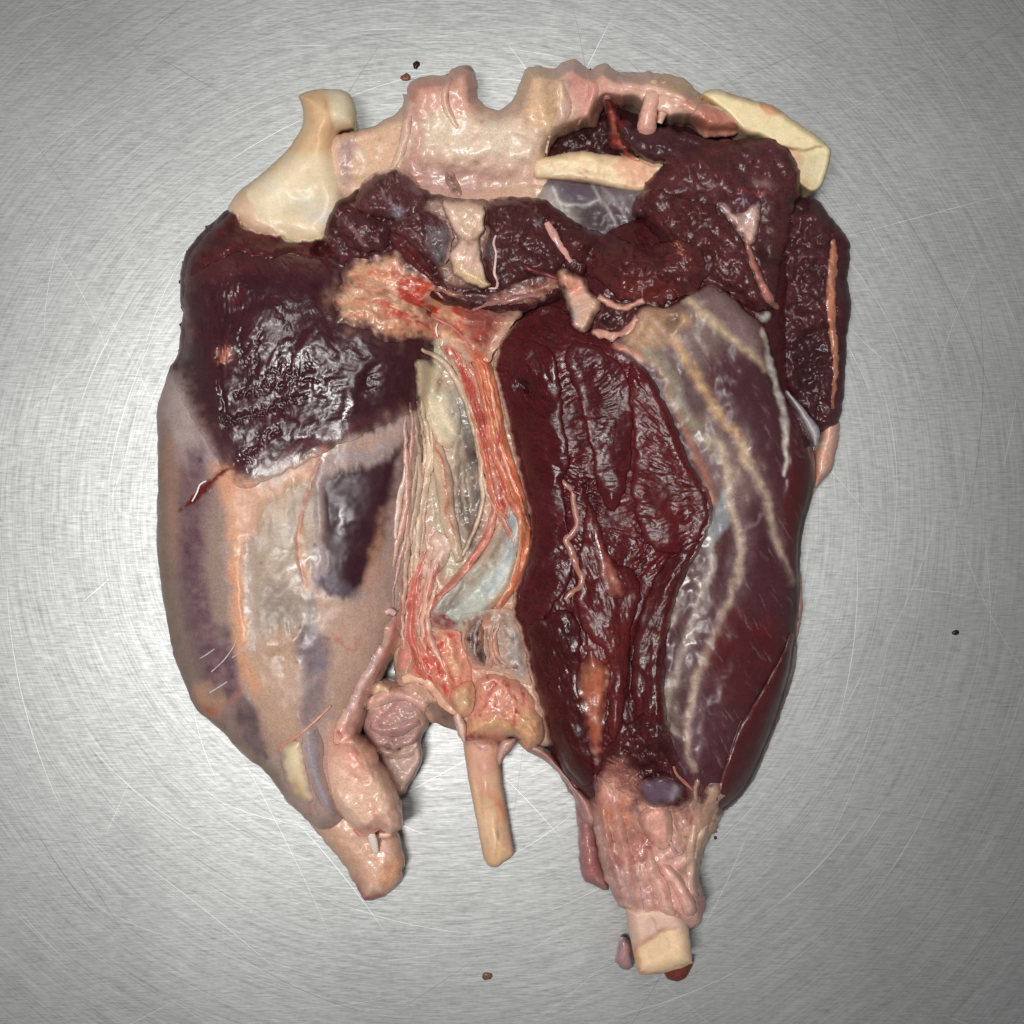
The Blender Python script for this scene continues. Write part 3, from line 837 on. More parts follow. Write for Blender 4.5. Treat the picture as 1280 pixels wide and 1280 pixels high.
# ------------------------------------------------------------------ left leg: what lies on it
part('outer_thigh_muscle', [(287, 261), (298, 268), (302, 281), (326, 290), (346, 293), (360, 300), (382, 300), (398, 297), (412, 296), (426, 310), (434, 325), (436, 340), (428, 355), (420, 372), (424, 392), (440, 404),
     (470, 412), (500, 424), (532, 436), (545, 450), (540, 470), (532, 490), (524, 512), (500, 521), (470, 535), (445, 549), (420, 558), (392, 572), (360, 588), (330, 603), (306, 610), (290, 602), (272, 577), (256, 547), (240, 522), (226, 500), (220, 478),
     (221, 455), (223, 440), (227, 410), (230, 390), (226, 378), (227, 340), (232, 320), (241, 305), (257, 287), (270, 276)],
     8, 0.6, 44, conf=True, kb=3, mat='glossy', col=(60, 25, 32), jag=2.2, lump=[(4, 34), (1.0, 12)], dirs=[(300, 330, 70), (400, 340, 40), (380, 400, 60), (430, 420, 30), (340, 420, 125), (330, 500, 80), (290, 560, 60), (250, 420, 90), (420, 510, 170), (480, 480, 165), (360, 580, 140), (450, 540, 160)], fib=(80, 34, 2.0, 0.5, 14), blend=30, var=0.22,
     paint=[
         ('p', [(255, 290), (300, 285), (350, 300), (400, 305), (425, 330), (400, 345), (330, 340), (280, 345), (240, 350), (236, 315)], (88, 42, 44), 0.8, 22, 0),
         ('n', 6, 6, 0, (48, 20, 26), 0.2, 0.7, 0.6, -3, 320, 330, 110, 60),
         ('n', 7, 4, 60, (104, 56, 58), 0.3, 0.8, 0.5, 2, 260, 400, 40, 110),
         ('p', [(226, 440), (250, 430), (275, 500), (300, 560), (320, 600), (300, 605), (270, 570), (240, 520)], (62, 36, 42), 0.8, 14, 0),
         ('p', [(430, 410), (500, 430), (540, 450), (520, 505), (460, 530), (420, 540), (380, 500), (390, 440)], (56, 26, 32), 0.8, 30, 0),
         ('p', [(300, 612), (350, 565), (420, 535), (510, 512), (440, 560), (360, 596)], (104, 66, 70), 0.85, 22, 0), ('n', 16, 2.5, 115, (196, 160, 154), 0.1, 0.6, 0.55, 0.6, 350, 590, 50, 26),
         # slits cut in the muscle
         ('s', [(294, 494), (330, 486), (370, 478), (394, 474)], 4, 3, (34, 12, 16), 0.8, 3, -4),
         ('s', [(278, 528), (310, 520), (350, 504), (380, 495)], 6, 3, (34, 12, 16), 0.85, 4, -5),
         ('s', [(312, 470), (350, 465), (392, 461)], 3, 2, (36, 14, 18), 0.7, 3, -3),
         ('s', [(282, 585), (310, 568), (330, 552), (350, 540)], 7, 3, (58, 18, 22), 0.85, 5, -4),
         ('s', [(272, 440), (276, 480), (280, 510), (278, 528)], 5, 4, (44, 18, 24), 0.7, 5, -4),
         ('s', [(300, 420), (304, 445), (312, 462)], 4, 3, (42, 16, 22), 0.7, 4, -3), ('s', [(322, 420), (316, 445), (318, 465)], 4, 3, (42, 16, 22), 0.7, 4, -3),
         ('n', 12, 3, 100, (46, 20, 26), 0.25, 0.7, 0.5, -2.0, 350, 460, 80, 90),
         ('b', 294, 372, 10, 10, 0, (84, 20, 30), 0.8, -3),
         ('b', 280, 446, 8, 7, 0, (206, 128, 108), 1.0, 2),
         ('b', 457, 478, 7, 12, 20, (50, 10, 14), 0.9, -5), ('b', 470, 465, 6, 8, 0, (90, 20, 24), 0.5, 0),
         ('s', [(330, 600), (352, 578), (372, 560)], 4, 2, (190, 150, 150), 0.5, 4, 0), ('s', [(345, 600), (378, 570)], 3, 2, (186, 140, 140), 0.5, 3, 0), ('s', [(355, 598), (392, 566)], 3, 2, (196, 150, 140), 0.5, 3, 0),
         ('s', [(520, 508), (470, 525), (430, 545), (410, 556)], 5, 5, (120, 40, 40), 0.6, 5, 0)])
part('torn_muscle_edge', [(287, 262), (297, 268), (303, 281), (324, 290), (346, 292), (360, 299), (380, 300), (396, 298), (408, 296), (420, 305), (414, 320), (390, 324), (360, 318), (330, 322), (300, 316), (272, 325), (250, 340), (236, 345),
     (230, 330), (236, 312), (256, 288), (270, 276)], 7, 2, 10, conf=True, mat='muscle', col=(82, 34, 36), jag=2.2, lump=[(3, 14)], rag=[(2.2, 8), (1.2, 5)], var=0.22, blend=4)
band('blood_seam', [(312, 578, 2), (292, 586, 3), (276, 592, 4), (262, 604, 7), (250, 616, 6.5), (240, 628, 6), (230, 636, 4), (222, 640, 2)], 1.0, (92, 22, 24), mat='glossy', E=0.2, puff=False, blend=4, jag=2)
tube('white_sinew', [(240, 627, 1), (246, 616, 1.3), (250, 606, 1.2), (258, 601, 1)], (232, 222, 214), 'fat', up=2.5)
tube('fine_vessel', [(350, 940, 2.5), (356, 930, 2.6), (372, 920, 2.4), (390, 905, 2), (404, 892, 1.6), (414, 882, 1.2)], (196, 140, 122), 'fat', up=0.5)
for pts in ([(250, 823, .8), (260, 817, .9), (268, 811, .7)], [(264, 840, .8), (280, 825, .9), (292, 808, .8), (296, 796, .6)], [(262, 866, .9), (275, 858, 1), (284, 852, .7)], [(290, 822, .7), (302, 815, .8), (312, 808, .6)]):
    tube('silver_fibre', pts, (196, 178, 178), 'fat', up=0.8)
part('kneecap_tendon', [(350, 938), (358, 930), (368, 926), (377, 927), (379, 940), (382, 960), (388, 985), (392, 1000), (378, 1004), (364, 992), (354, 968)], 8, 1, 14, conf=True, mat='bone', col=(214, 190, 152),
     paint=[('b', 368, 992, 14, 10, 40, (176, 122, 72), 0.7, 0), ('b', 366, 950, 8, 14, 0, (230, 214, 184), 0.8, 0)])
part('ligament', [(378, 916), (394, 908), (404, 930), (404, 960), (412, 990), (424, 1018), (414, 1024), (400, 1004), (388, 978), (380, 950)], 5, 0.5, 9, conf=True, mat='skin', col=(150, 136, 138),
     paint=[('s', [(386, 930), (392, 970), (412, 1015)], 5, 5, (160, 156, 170), 0.7, 6, 1), ('s', [(402, 930), (404, 965), (420, 1010)], 6, 4, (196, 168, 150), 0.6, 6, 0)])
part('shank_bone', [(355, 996), (376, 1018), (404, 1049), (427, 1078), (441, 1100), (452, 1120), (456, 1127), (472, 1123), (484, 1119), (500, 1102), (505, 1085), (504, 1062), (498, 1043), (478, 1012), (450, 990), (415, 975), (380, 980)],
     56, 18, 30, base=0, mat='fat', col=(216, 174, 152), lump=[(4, 26), (1.5, 9)], jag=1.2, fib=(55, 30, 2.4, 0.4, 10), gtone=0.08, feather=3,
     paint=[('s', [(380, 1000), (420, 1050), (455, 1105)], 16, 12, (190, 138, 108), 0.6, 16, 0), ('b', 430, 1040, 24, 14, 50, (222, 178, 156), 0.6, 0),
            ('p', [(480, 1080), (503, 1070), (502, 1095), (482, 1116), (464, 1118), (470, 1100)], (218, 162, 122), 0.9, 10, 0),
            ('s', [(448, 1108), (456, 1124), (474, 1120)], 8, 8, (150, 52, 46), 0.9, 7, 0), ('b', 470, 1110, 8, 5, 0, (226, 196, 186), 0.8, 1), ('b', 446, 1100, 6, 9, 30, (190, 130, 140), 0.7, 0),
            ('b', 381, 1004, 10, 8, 40, (216, 150, 100), 0.8, 1)])
part('ankle_joint', [(404, 946), (414, 930), (428, 921), (442, 918), (460, 932), (472, 948), (489, 978), (497, 1000), (503, 1018), (504, 1031), (489, 1043), (473, 1037), (458, 1046), (441, 1035), (424, 1017), (412, 994), (404, 967)],
     92, 52, 28, base=24, mat='fat', col=(226, 180, 160), lump=[(5, 24), (2, 10)], jag=1.6, fib=(65, 24, 2.4, 0.4, 20), gtone=0.08, feather=3,
     paint=[('b', 440, 945, 16, 12, 0, (216, 136, 114), 0.7, 3), ('b', 452, 955, 14, 18, 0, (218, 148, 124), 0.7, 3), ('b', 432, 1000, 14, 26, -20, (226, 196, 170), 0.7, 0), ('b', 475, 990, 12, 26, -25, (220, 186, 158), 0.8, 0),
            ('s', [(440, 970), (458, 975), (470, 962)], 4, 4, (180, 110, 96), 0.6, 5, -3), ('s', [(466, 1000), (470, 1025), (480, 1032)], 6, 6, (196, 116, 104), 0.6, 7, 0), ('b', 458, 1038, 10, 5, 0, (176, 86, 76), 0.7, 0),
            ('n', 12, 5, 60, (236, 208, 190), 0.3, 0.8, 0.5, 1)])
tube('cartilage_stub', [(464, 1042, 5, 74), (467, 1054, 5.5, 68), (470, 1066, 4, 60)], (236, 216, 202), 'bone', absz=True)
tube('cartilage_stub', [(474, 1044, 4, 74), (484, 1044, 4, 74), (493, 1036, 3, 72)], (214, 172, 156), 'bone', absz=True)
tube('torn_lip', [(442, 1035, 2.5, 66), (452, 1043, 3.4, 70), (462, 1041, 3.4, 76), (474, 1034, 3.4, 78), (486, 1039, 3.4, 72), (496, 1036, 3.4, 68), (505, 1028, 2.5, 64)], (206, 138, 124), 'fat', absz=True, wob=0.3, jit=1)
part('heel_tendon', [(484, 778), (494, 764), (502, 770), (504, 790), (498, 812), (482, 836), (468, 866), (456, 898), (446, 925), (434, 930), (420, 926), (418, 910), (430, 888), (446, 856), (464, 824), (476, 800)], 13, 2, 12, conf=True, blend=8, jag=2.4, mat='fat',
     col=(216, 166, 150), lump=[(3, 14)], fib=(-65, 20, 3, 0.7), paint=[('b', 492, 775, 8, 10, 0, (196, 66, 58), 0.8, 0), ('b', 442, 850, 14, 10, -60, (190, 84, 72), 0.6, 0), ('s', [(480, 800), (455, 850), (428, 895)], 6, 6, (196, 176, 190), 0.6, 6, 2),  # lavender stroke: the tendon's highlight, put into the colour
                                                                       ('b', 420, 917, 8, 5, 40, (140, 12, 22), 1, 0), ('b', 432, 924, 10, 4, 20, (170, 40, 40), 0.7, 0), ('b', 463, 788, 5, 9, 0, (176, 60, 52), 0.7, 0)])
tube('bone_knob', [(482, 766, 3), (488, 764, 4.2), (494, 768, 3.5)], (226, 180, 176), 'fat', up=4)
part('tendon_flap', [(455, 886), (462, 868), (476, 848), (498, 852), (520, 864), (534, 884), (535, 907), (526, 926), (528, 950), (513, 980), (506, 992), (494, 992), (479, 960), (462, 930), (452, 905)],
     58, 22, 18, base=6, mat='fat', col=(180, 142, 134), lump=[(6, 22), (3, 9)], rag=[(2, 12)],
     paint=[('p', [(480, 950), (524, 930), (527, 952), (512, 980), (504, 990), (492, 985)], (196, 168, 156), 0.9, 8, -14), ('s', [(468, 900), (500, 880), (530, 875)], 14, 10, (190, 138, 132), 0.7, 10, 6),
            ('p', [(458, 860), (480, 850), (490, 870), (465, 890)], (220, 186, 152), 0.8, 10, 4), ('b', 500, 920, 26, 10, -30, (150, 116, 120), 0.7, -4), ('b', 520, 905, 10, 14, 0, (186, 156, 132), 0.7, 4),
            ('s', [(476, 935), (510, 936), (526, 922)], 7, 5, (90, 66, 60), 0.7, 6, -8)])
for pts, cc in (([(456, 884, 5), (478, 872, 8), (508, 868, 9), (534, 886, 6)], (206, 160, 146)), ([(462, 908, 4), (490, 914, 7), (524, 902, 6)], (176, 136, 132)), ([(470, 936, 4), (500, 942, 7), (526, 928, 5)], (196, 162, 146)), ([(462, 866, 5), (474, 858, 8), (488, 862, 6)], (226, 192, 160))):
    band('tissue_fold', pts, 6, cc, puff=False, blend=6, jag=1.6)
tube('tendon_strap', [(503, 850, 5), (516, 847, 6.5), (530, 849, 7), (542, 860, 6.5), (552, 876, 6), (566, 888, 5), (578, 890, 3)], (226, 178, 150), 'fat', up=1.5, flat=0.45, col2=(212, 160, 136))

band('pale_fascia', [(520, 512, 5), (521, 545, 9), (517, 585, 11), (514, 625, 12), (510, 665, 12), (506, 705, 11), (502, 745, 8), (498, 770, 5)], 5, (188, 158, 138), mat='skin', blend=9, puff=False, paint=[('n', 50, 4, 94, (214, 196, 168), 0.0, 0.5, 0.8, 1), ('s', [(526, 525), (522, 580)], 4, 3, (70, 56, 48), 0.8, 5, -4)])
# ------------------------------------------------------------------ the trough between the legs
part('fascia_pocket', [(648, 622), (656, 640), (657, 665), (650, 700), (640, 730), (630, 748), (612, 765), (600, 780), (585, 792), (560, 786), (540, 778), (534, 768), (548, 745), (570, 722), (596, 700), (614, 672), (628, 640)],
     14, 5, 10, conf=True, kb=5, mat='skin', col=(192, 190, 178), jag=0.8, lump=[(4, 30)], fib=(-60, 40, 5, 0.8),
     paint=[('s', [(632, 650), (620, 690), (594, 720), (560, 752), (540, 768)], 16, 14, (142, 108, 88), 0.85, 12, -7), ('s', [(642, 650), (632, 700), (612, 735)], 12, 12, (166, 178, 190), 0.7, 12, 0),
            ('s', [(654, 650), (648, 700), (630, 740), (612, 765)], 8, 8, (222, 190, 140), 0.7, 8, 1), ('p', [(560, 750), (600, 735), (606, 775), (570, 790), (548, 778)], (180, 180, 172), 0.7, 18, 0),
            ('b', 562, 756, 12, 8, -40, (96, 84, 80), 0.8, -3), ('b', 604, 728, 3, 3, 0, (240, 240, 240), 0.6, 1)])
part('dark_pocket', [(534, 766), (548, 762), (566, 770), (578, 782), (562, 790), (542, 790), (532, 782)], 3, 0.5, 6, conf=True, mat='muscle', col=(120, 44, 46), paint=[('b', 536, 778, 6, 7, 0, (50, 14, 16), 0.9, -3)])
part('torn_membrane', [(575, 770), (600, 764), (620, 760), (640, 762), (652, 790), (660, 830), (664, 856), (650, 852), (630, 842), (608, 838), (590, 835), (578, 815), (576, 792)], 9, 2, 10, conf=True, mat='skin', col=(172, 144, 130),
     lump=[(4, 16)], rag=[(2, 10)], paint=[('p', [(640, 770), (656, 800), (660, 850), (640, 845)], (168, 160, 156), 0.7, 12, 0), ('s', [(606, 775), (604, 800), (612, 830)], 8, 10, (206, 130, 98), 0.7, 8, 2), ('n', 10, 4, 70, (120, 80, 74), 0.2, 0.8, 0.6, -1.5),
                                          ('s', [(610, 840), (630, 838), (645, 836)], 5, 4, (110, 20, 22), 0.9, 4, -2), ('s', [(634, 795), (652, 790)], 5, 3, (80, 90, 88), 0.6, 4, 0)])
part('exposed_muscle', [(580, 795), (590, 784), (600, 780), (605, 790), (604, 805), (608, 822), (604, 833), (594, 826), (584, 815)], 11, 6, 5, conf=True, mat='muscle', col=(62, 30, 28), rag=[(2, 6)], jag=1.2)
part('red_fat', [(516, 800), (535, 790), (556, 786), (574, 792), (580, 812), (590, 838), (588, 868), (572, 884), (556, 876), (540, 858), (520, 850), (508, 838), (510, 815)], 12, 2, 16, conf=True, blend=9, mat='fat', col=(212, 138, 116), lump=[(5, 18), (2.5, 7)], jag=1.5,
     paint=[('n', 14, 4, 75, (196, 44, 40), 0.05, 0.55, 0.85, -1.5), ('b', 568, 830, 10, 16, -20, (232, 186, 150), 0.8, 3), ('b', 540, 828, 10, 14, 0, (178, 24, 28), 0.6, -2), ('n', 8, 5, 20, (232, 180, 150), 0.3, 0.8, 0.6, 1)])
part('fat_block', [(594, 848), (610, 840), (634, 843), (657, 856), (670, 870), (676, 890), (682, 905), (680, 922), (666, 938), (652, 932), (645, 922), (624, 926), (600, 926), (580, 923), (582, 900), (590, 872)], 70, 40, 30, base=14, blend=9, mat='fat', col=(208, 144, 122), jag=2,
     lump=[(5, 22), (2.5, 8)], paint=[('n', 9, 4, 65, (176, 40, 36), 0.2, 0.6, 0.85, -1), ('p', [(592, 898), (640, 898), (668, 880), (680, 920), (664, 936), (640, 916), (590, 915)], (208, 162, 120), 0.8, 16, 2), ('s', [(582, 921), (610, 922), (640, 920)], 6, 5, (136, 50, 52), 0.8, 6, -4),
                                      ('n', 7, 6, 0, (226, 172, 140), 0.3, 0.8, 0.5, 1), ('s', [(630, 850), (646, 880), (640, 905)], 4, 3, (170, 30, 34), 0.7, 4, -1), ('s', [(618, 855), (604, 880), (600, 892)], 4, 4, (170, 30, 34), 0.7, 4, -1)])
part('fat_lump', [(562, 868), (574, 856), (590, 852), (594, 870), (590, 890), (578, 898), (566, 890)], 12, 3, 10, conf=True, mat='fat', col=(212, 166, 128), lump=[(2, 8)])
part('tail_bone', [(579, 916), (600, 912), (624, 924), (626, 958), (629, 987), (636, 1029), (642, 1062), (640, 1070), (629, 1079), (620, 1085), (607, 1077), (600, 1050), (592, 1006), (584, 964)], 36, 14, 24, base=0, mat='bone', col=(222, 182, 148), jag=0.5,
     lump=[(3, 30)], fib=(81, 60, 2.4, 0.8), paint=[('p', [(578, 912), (626, 918), (627, 960), (600, 985), (586, 965)], (206, 146, 130), 0.8, 30, 0), ('s', [(604, 980), (620, 1000), (632, 1024)], 6, 7, (206, 110, 84), 0.7, 8, 0),
            ('s', [(580, 924), (604, 930), (624, 928)], 9, 6, (150, 86, 96), 0.6, 8, 0), ('s', [(622, 1030), (624, 1060), (622, 1078)], 2.5, 2, (160, 116, 84), 0.8, 2, -1.5), ('p', [(604, 1072), (640, 1062), (640, 1070), (620, 1086)], (216, 176, 132), 0.8, 5, -2)])
part('skin_flap', [(625, 926), (636, 922), (646, 924), (640, 936), (632, 946), (626, 955), (621, 950)], 44, 32, 8, base=18, mat='fat', col=(190, 150, 138), paint=[('s', [(640, 926), (628, 948)], 3, 3, (130, 90, 84), 0.6, 4, 0)])
part('loose_fascia', [(566, 893), (574, 890), (582, 905), (584, 924), (580, 930), (572, 916)], 60, 44, 6, base=20, mat='fat', col=(220, 186, 170))
# bands running down between the legs
band('tendon_band', [(524, 500, 5), (534, 530, 9), (544, 560, 10), (553, 590, 11), (557, 620, 11), (561, 650, 10), (569, 680, 8), (575, 702, 5)], 7, (198, 168, 142), blend=5, lump=[(2, 14)], paint=[('s', [(540, 535), (556, 590), (558, 640), (570, 680)], 3, 3, (186, 92, 72), 0.9, 3, 2), ('s', [(530, 520), (545, 580), (550, 640)], 5, 4, (222, 200, 172), 0.7, 5, 1)])
part('white_fascia', [(518, 450), (536, 450), (548, 460), (560, 480), (570, 500), (577, 522), (572, 548), (560, 562), (546, 550), (534, 530), (524, 510), (520, 480)], 7, 1, 12, conf=True, mat='skin', col=(206, 190, 162), fib=(66, 30, 3, 0.6), jag=1.5, blend=8,
     paint=[('b', 566, 515, 5, 5, 0, (84, 14, 22), 1, -2), ('b', 550, 472, 7, 8, 30, (96, 20, 24), 0.9, -3), ('s', [(524, 456), (530, 500)], 8, 6, (196, 160, 128), 0.6, 8, 0), ('p', [(556, 480), (570, 500), (574, 530), (562, 520)], (146, 140, 134), 0.7, 8, 0)])
band('fascia_edge', [(526, 436, 3), (546, 446, 4), (562, 462, 5), (574, 482, 5), (586, 510, 5), (594, 540, 5), (600, 570, 5), (602, 600, 5), (603, 625, 4), (598, 650, 4), (588, 674, 3.5), (578, 695, 3)], 7, (214, 188, 162), blend=3)
band('tendon_band', [(556, 430, 8), (572, 448, 11), (586, 472, 13), (597, 505, 13), (606, 540, 12), (614, 575, 12), (622, 605, 11), (630, 630, 9), (632, 648, 5)], 9, (196, 136, 116), lump=[(2.5, 10)], blend=5, paint=[('n', 30, 3, 70, (178, 54, 46), -0.05, 0.4, 0.9, -1), ('n', 24, 3, 72, (224, 186, 160), 0.1, 0.5, 0.8, 1.2), ('s', [(570, 440), (590, 490), (604, 560), (616, 620)], 5, 4, (176, 60, 54), 0.85, 4, -1)])
band('tendon_band', [(582, 426, 8), (598, 446, 11), (608, 475, 12), (615, 505, 11), (623, 540, 9), (633, 575, 9), (643, 605, 9), (652, 635, 8), (656, 660, 8), (654, 690, 8), (647, 716, 7), (638, 738, 6), (622, 760, 4)], 11, (200, 114, 84), lump=[(2, 9)], blend=3, paint=[('n', 30, 3, 75, (226, 166, 126), 0.0, 0.5, 0.8, 1), ('s', [(598, 436), (620, 500), (634, 570), (652, 625), (660, 665)], 4, 3, (208, 78, 44), 0.85, 3, 1), ('s', [(604, 560), (626, 600), (642, 640), (644, 690), (630, 740)], 4, 4, (224, 186, 158), 0.7, 4, 1), ('b', 590, 440, 14, 14, 0, (180, 50, 44), 0.7, 0)])
band('fascia_lip', [(618, 618, 3), (617, 645, 5), (607, 674, 5.5), (590, 700, 5), (572, 722, 5), (553, 742, 4.5), (539, 758, 4), (531, 774, 3)], 8, (204, 134, 118), blend=2, lump=[(1.5, 6)], paint=[('s', [(616, 630), (608, 668), (590, 696), (556, 736), (536, 764)], 3, 3, (186, 70, 62), 0.85, 3, 0), ('n', 8, 4, 120, (224, 172, 152), 0.1, 0.6, 0.7, 0.6)])
for pts, c in (([(512, 700, 6), (520, 720, 7), (514, 745, 7), (522, 765, 6), (520, 785, 5)], (206, 164, 148)), ([(540, 670, 8), (552, 682, 9), (548, 702, 8), (538, 722, 6)], (222, 190, 172)), ([(528, 705, 5), (538, 725, 6), (530, 745, 6), (522, 755, 5)], (224, 186, 176)),
               ([(505, 740, 5), (502, 775, 6), (510, 800, 6), (500, 825, 5)], (204, 150, 134)), ([(524, 640, 6), (520, 665, 8), (526, 690, 7)], (206, 180, 154)), ([(518, 800, 6), (508, 815, 7), (500, 840, 6)], (212, 140, 126))):
    band('fatty_fold', [(x, y, r * 1.25) for x, y, r in pts], pts[1][2] * 0.9, c, E=0.5, blend=5, puff=False, lump=[(1.5, 8)], jag=1.5)

def strands(path, offs, tones, lo, hi, seed):
    rs = random.Random(seed)
    P = catmull(np.array(path, float), False, 12)
    t = np.gradient(P, axis=0); t /= np.linalg.norm(t, axis=1)[:, None]
    nn = np.stack([-t[:, 1], t[:, 0]], 1)
    for o in offs:
        a = rs.uniform(0, 0.35); b = rs.uniform(0.6, 1.0)
        i0, i1 = int(a * (len(P) - 1)), int(b * (len(P) - 1))
        if i1 - i0 < 3:
            continue
        ph = rs.uniform(0, 6)
        w = rs.uniform(lo, hi)
        pts = []
        for i in range(i0, i1 + 1, 2):
            q = P[i] + nn[i] * (o + 2.5 * math.sin(i * 0.5 + ph))
            e = math.sin(math.pi * (i - i0 + 0.4) / (i1 - i0 + 0.8)) ** 0.6
            pts.append((q[0], q[1], max(w * e, 1.2)))
        if len(pts) > 2:
            band('tissue_strand', pts, w * 0.8, rs.choice(tones), puff=False, blend=2.5, jag=1.4)


strands([(566, 420), (588, 460), (602, 510), (612, 565), (628, 620), (648, 665), (640, 720)], [-16, -11, -6, -2, 3, 7, 11, 14], [(214, 150, 130), (196, 92, 76), (222, 184, 160), (206, 120, 92), (182, 66, 58), (226, 170, 146)], 2.0, 4.2, 3)
strands([(526, 500), (530, 560), (526, 630), (516, 700), (508, 760), (512, 820)], [-8, -3, 2, 6, 10, 15, 20, 25], [(216, 188, 164), (206, 152, 138), (226, 196, 178), (190, 110, 98), (212, 166, 150)], 2.5, 5.5, 4)
strands([(545, 690), (530, 740), (522, 790), (540, 840), (560, 870)], [-14, -8, -3, 3, 8, 13], [(214, 150, 132), (196, 104, 92), (226, 186, 164), (206, 130, 112), (222, 176, 156)], 2.5, 5.0, 5)
strands([(470, 340), (510, 365), (550, 392), (590, 420), (610, 450)], [-18, -12, -6, 0, 6, 12, 17], [(206, 140, 118), (184, 46, 44), (222, 180, 156), (170, 36, 38)], 1.8, 3.8, 6)
strands([(618, 776), (612, 800), (618, 830), (640, 846)], [-8, 0, 8, 16], [(206, 150, 126), (170, 150, 144), (196, 110, 90)], 2.5, 4.5, 8)

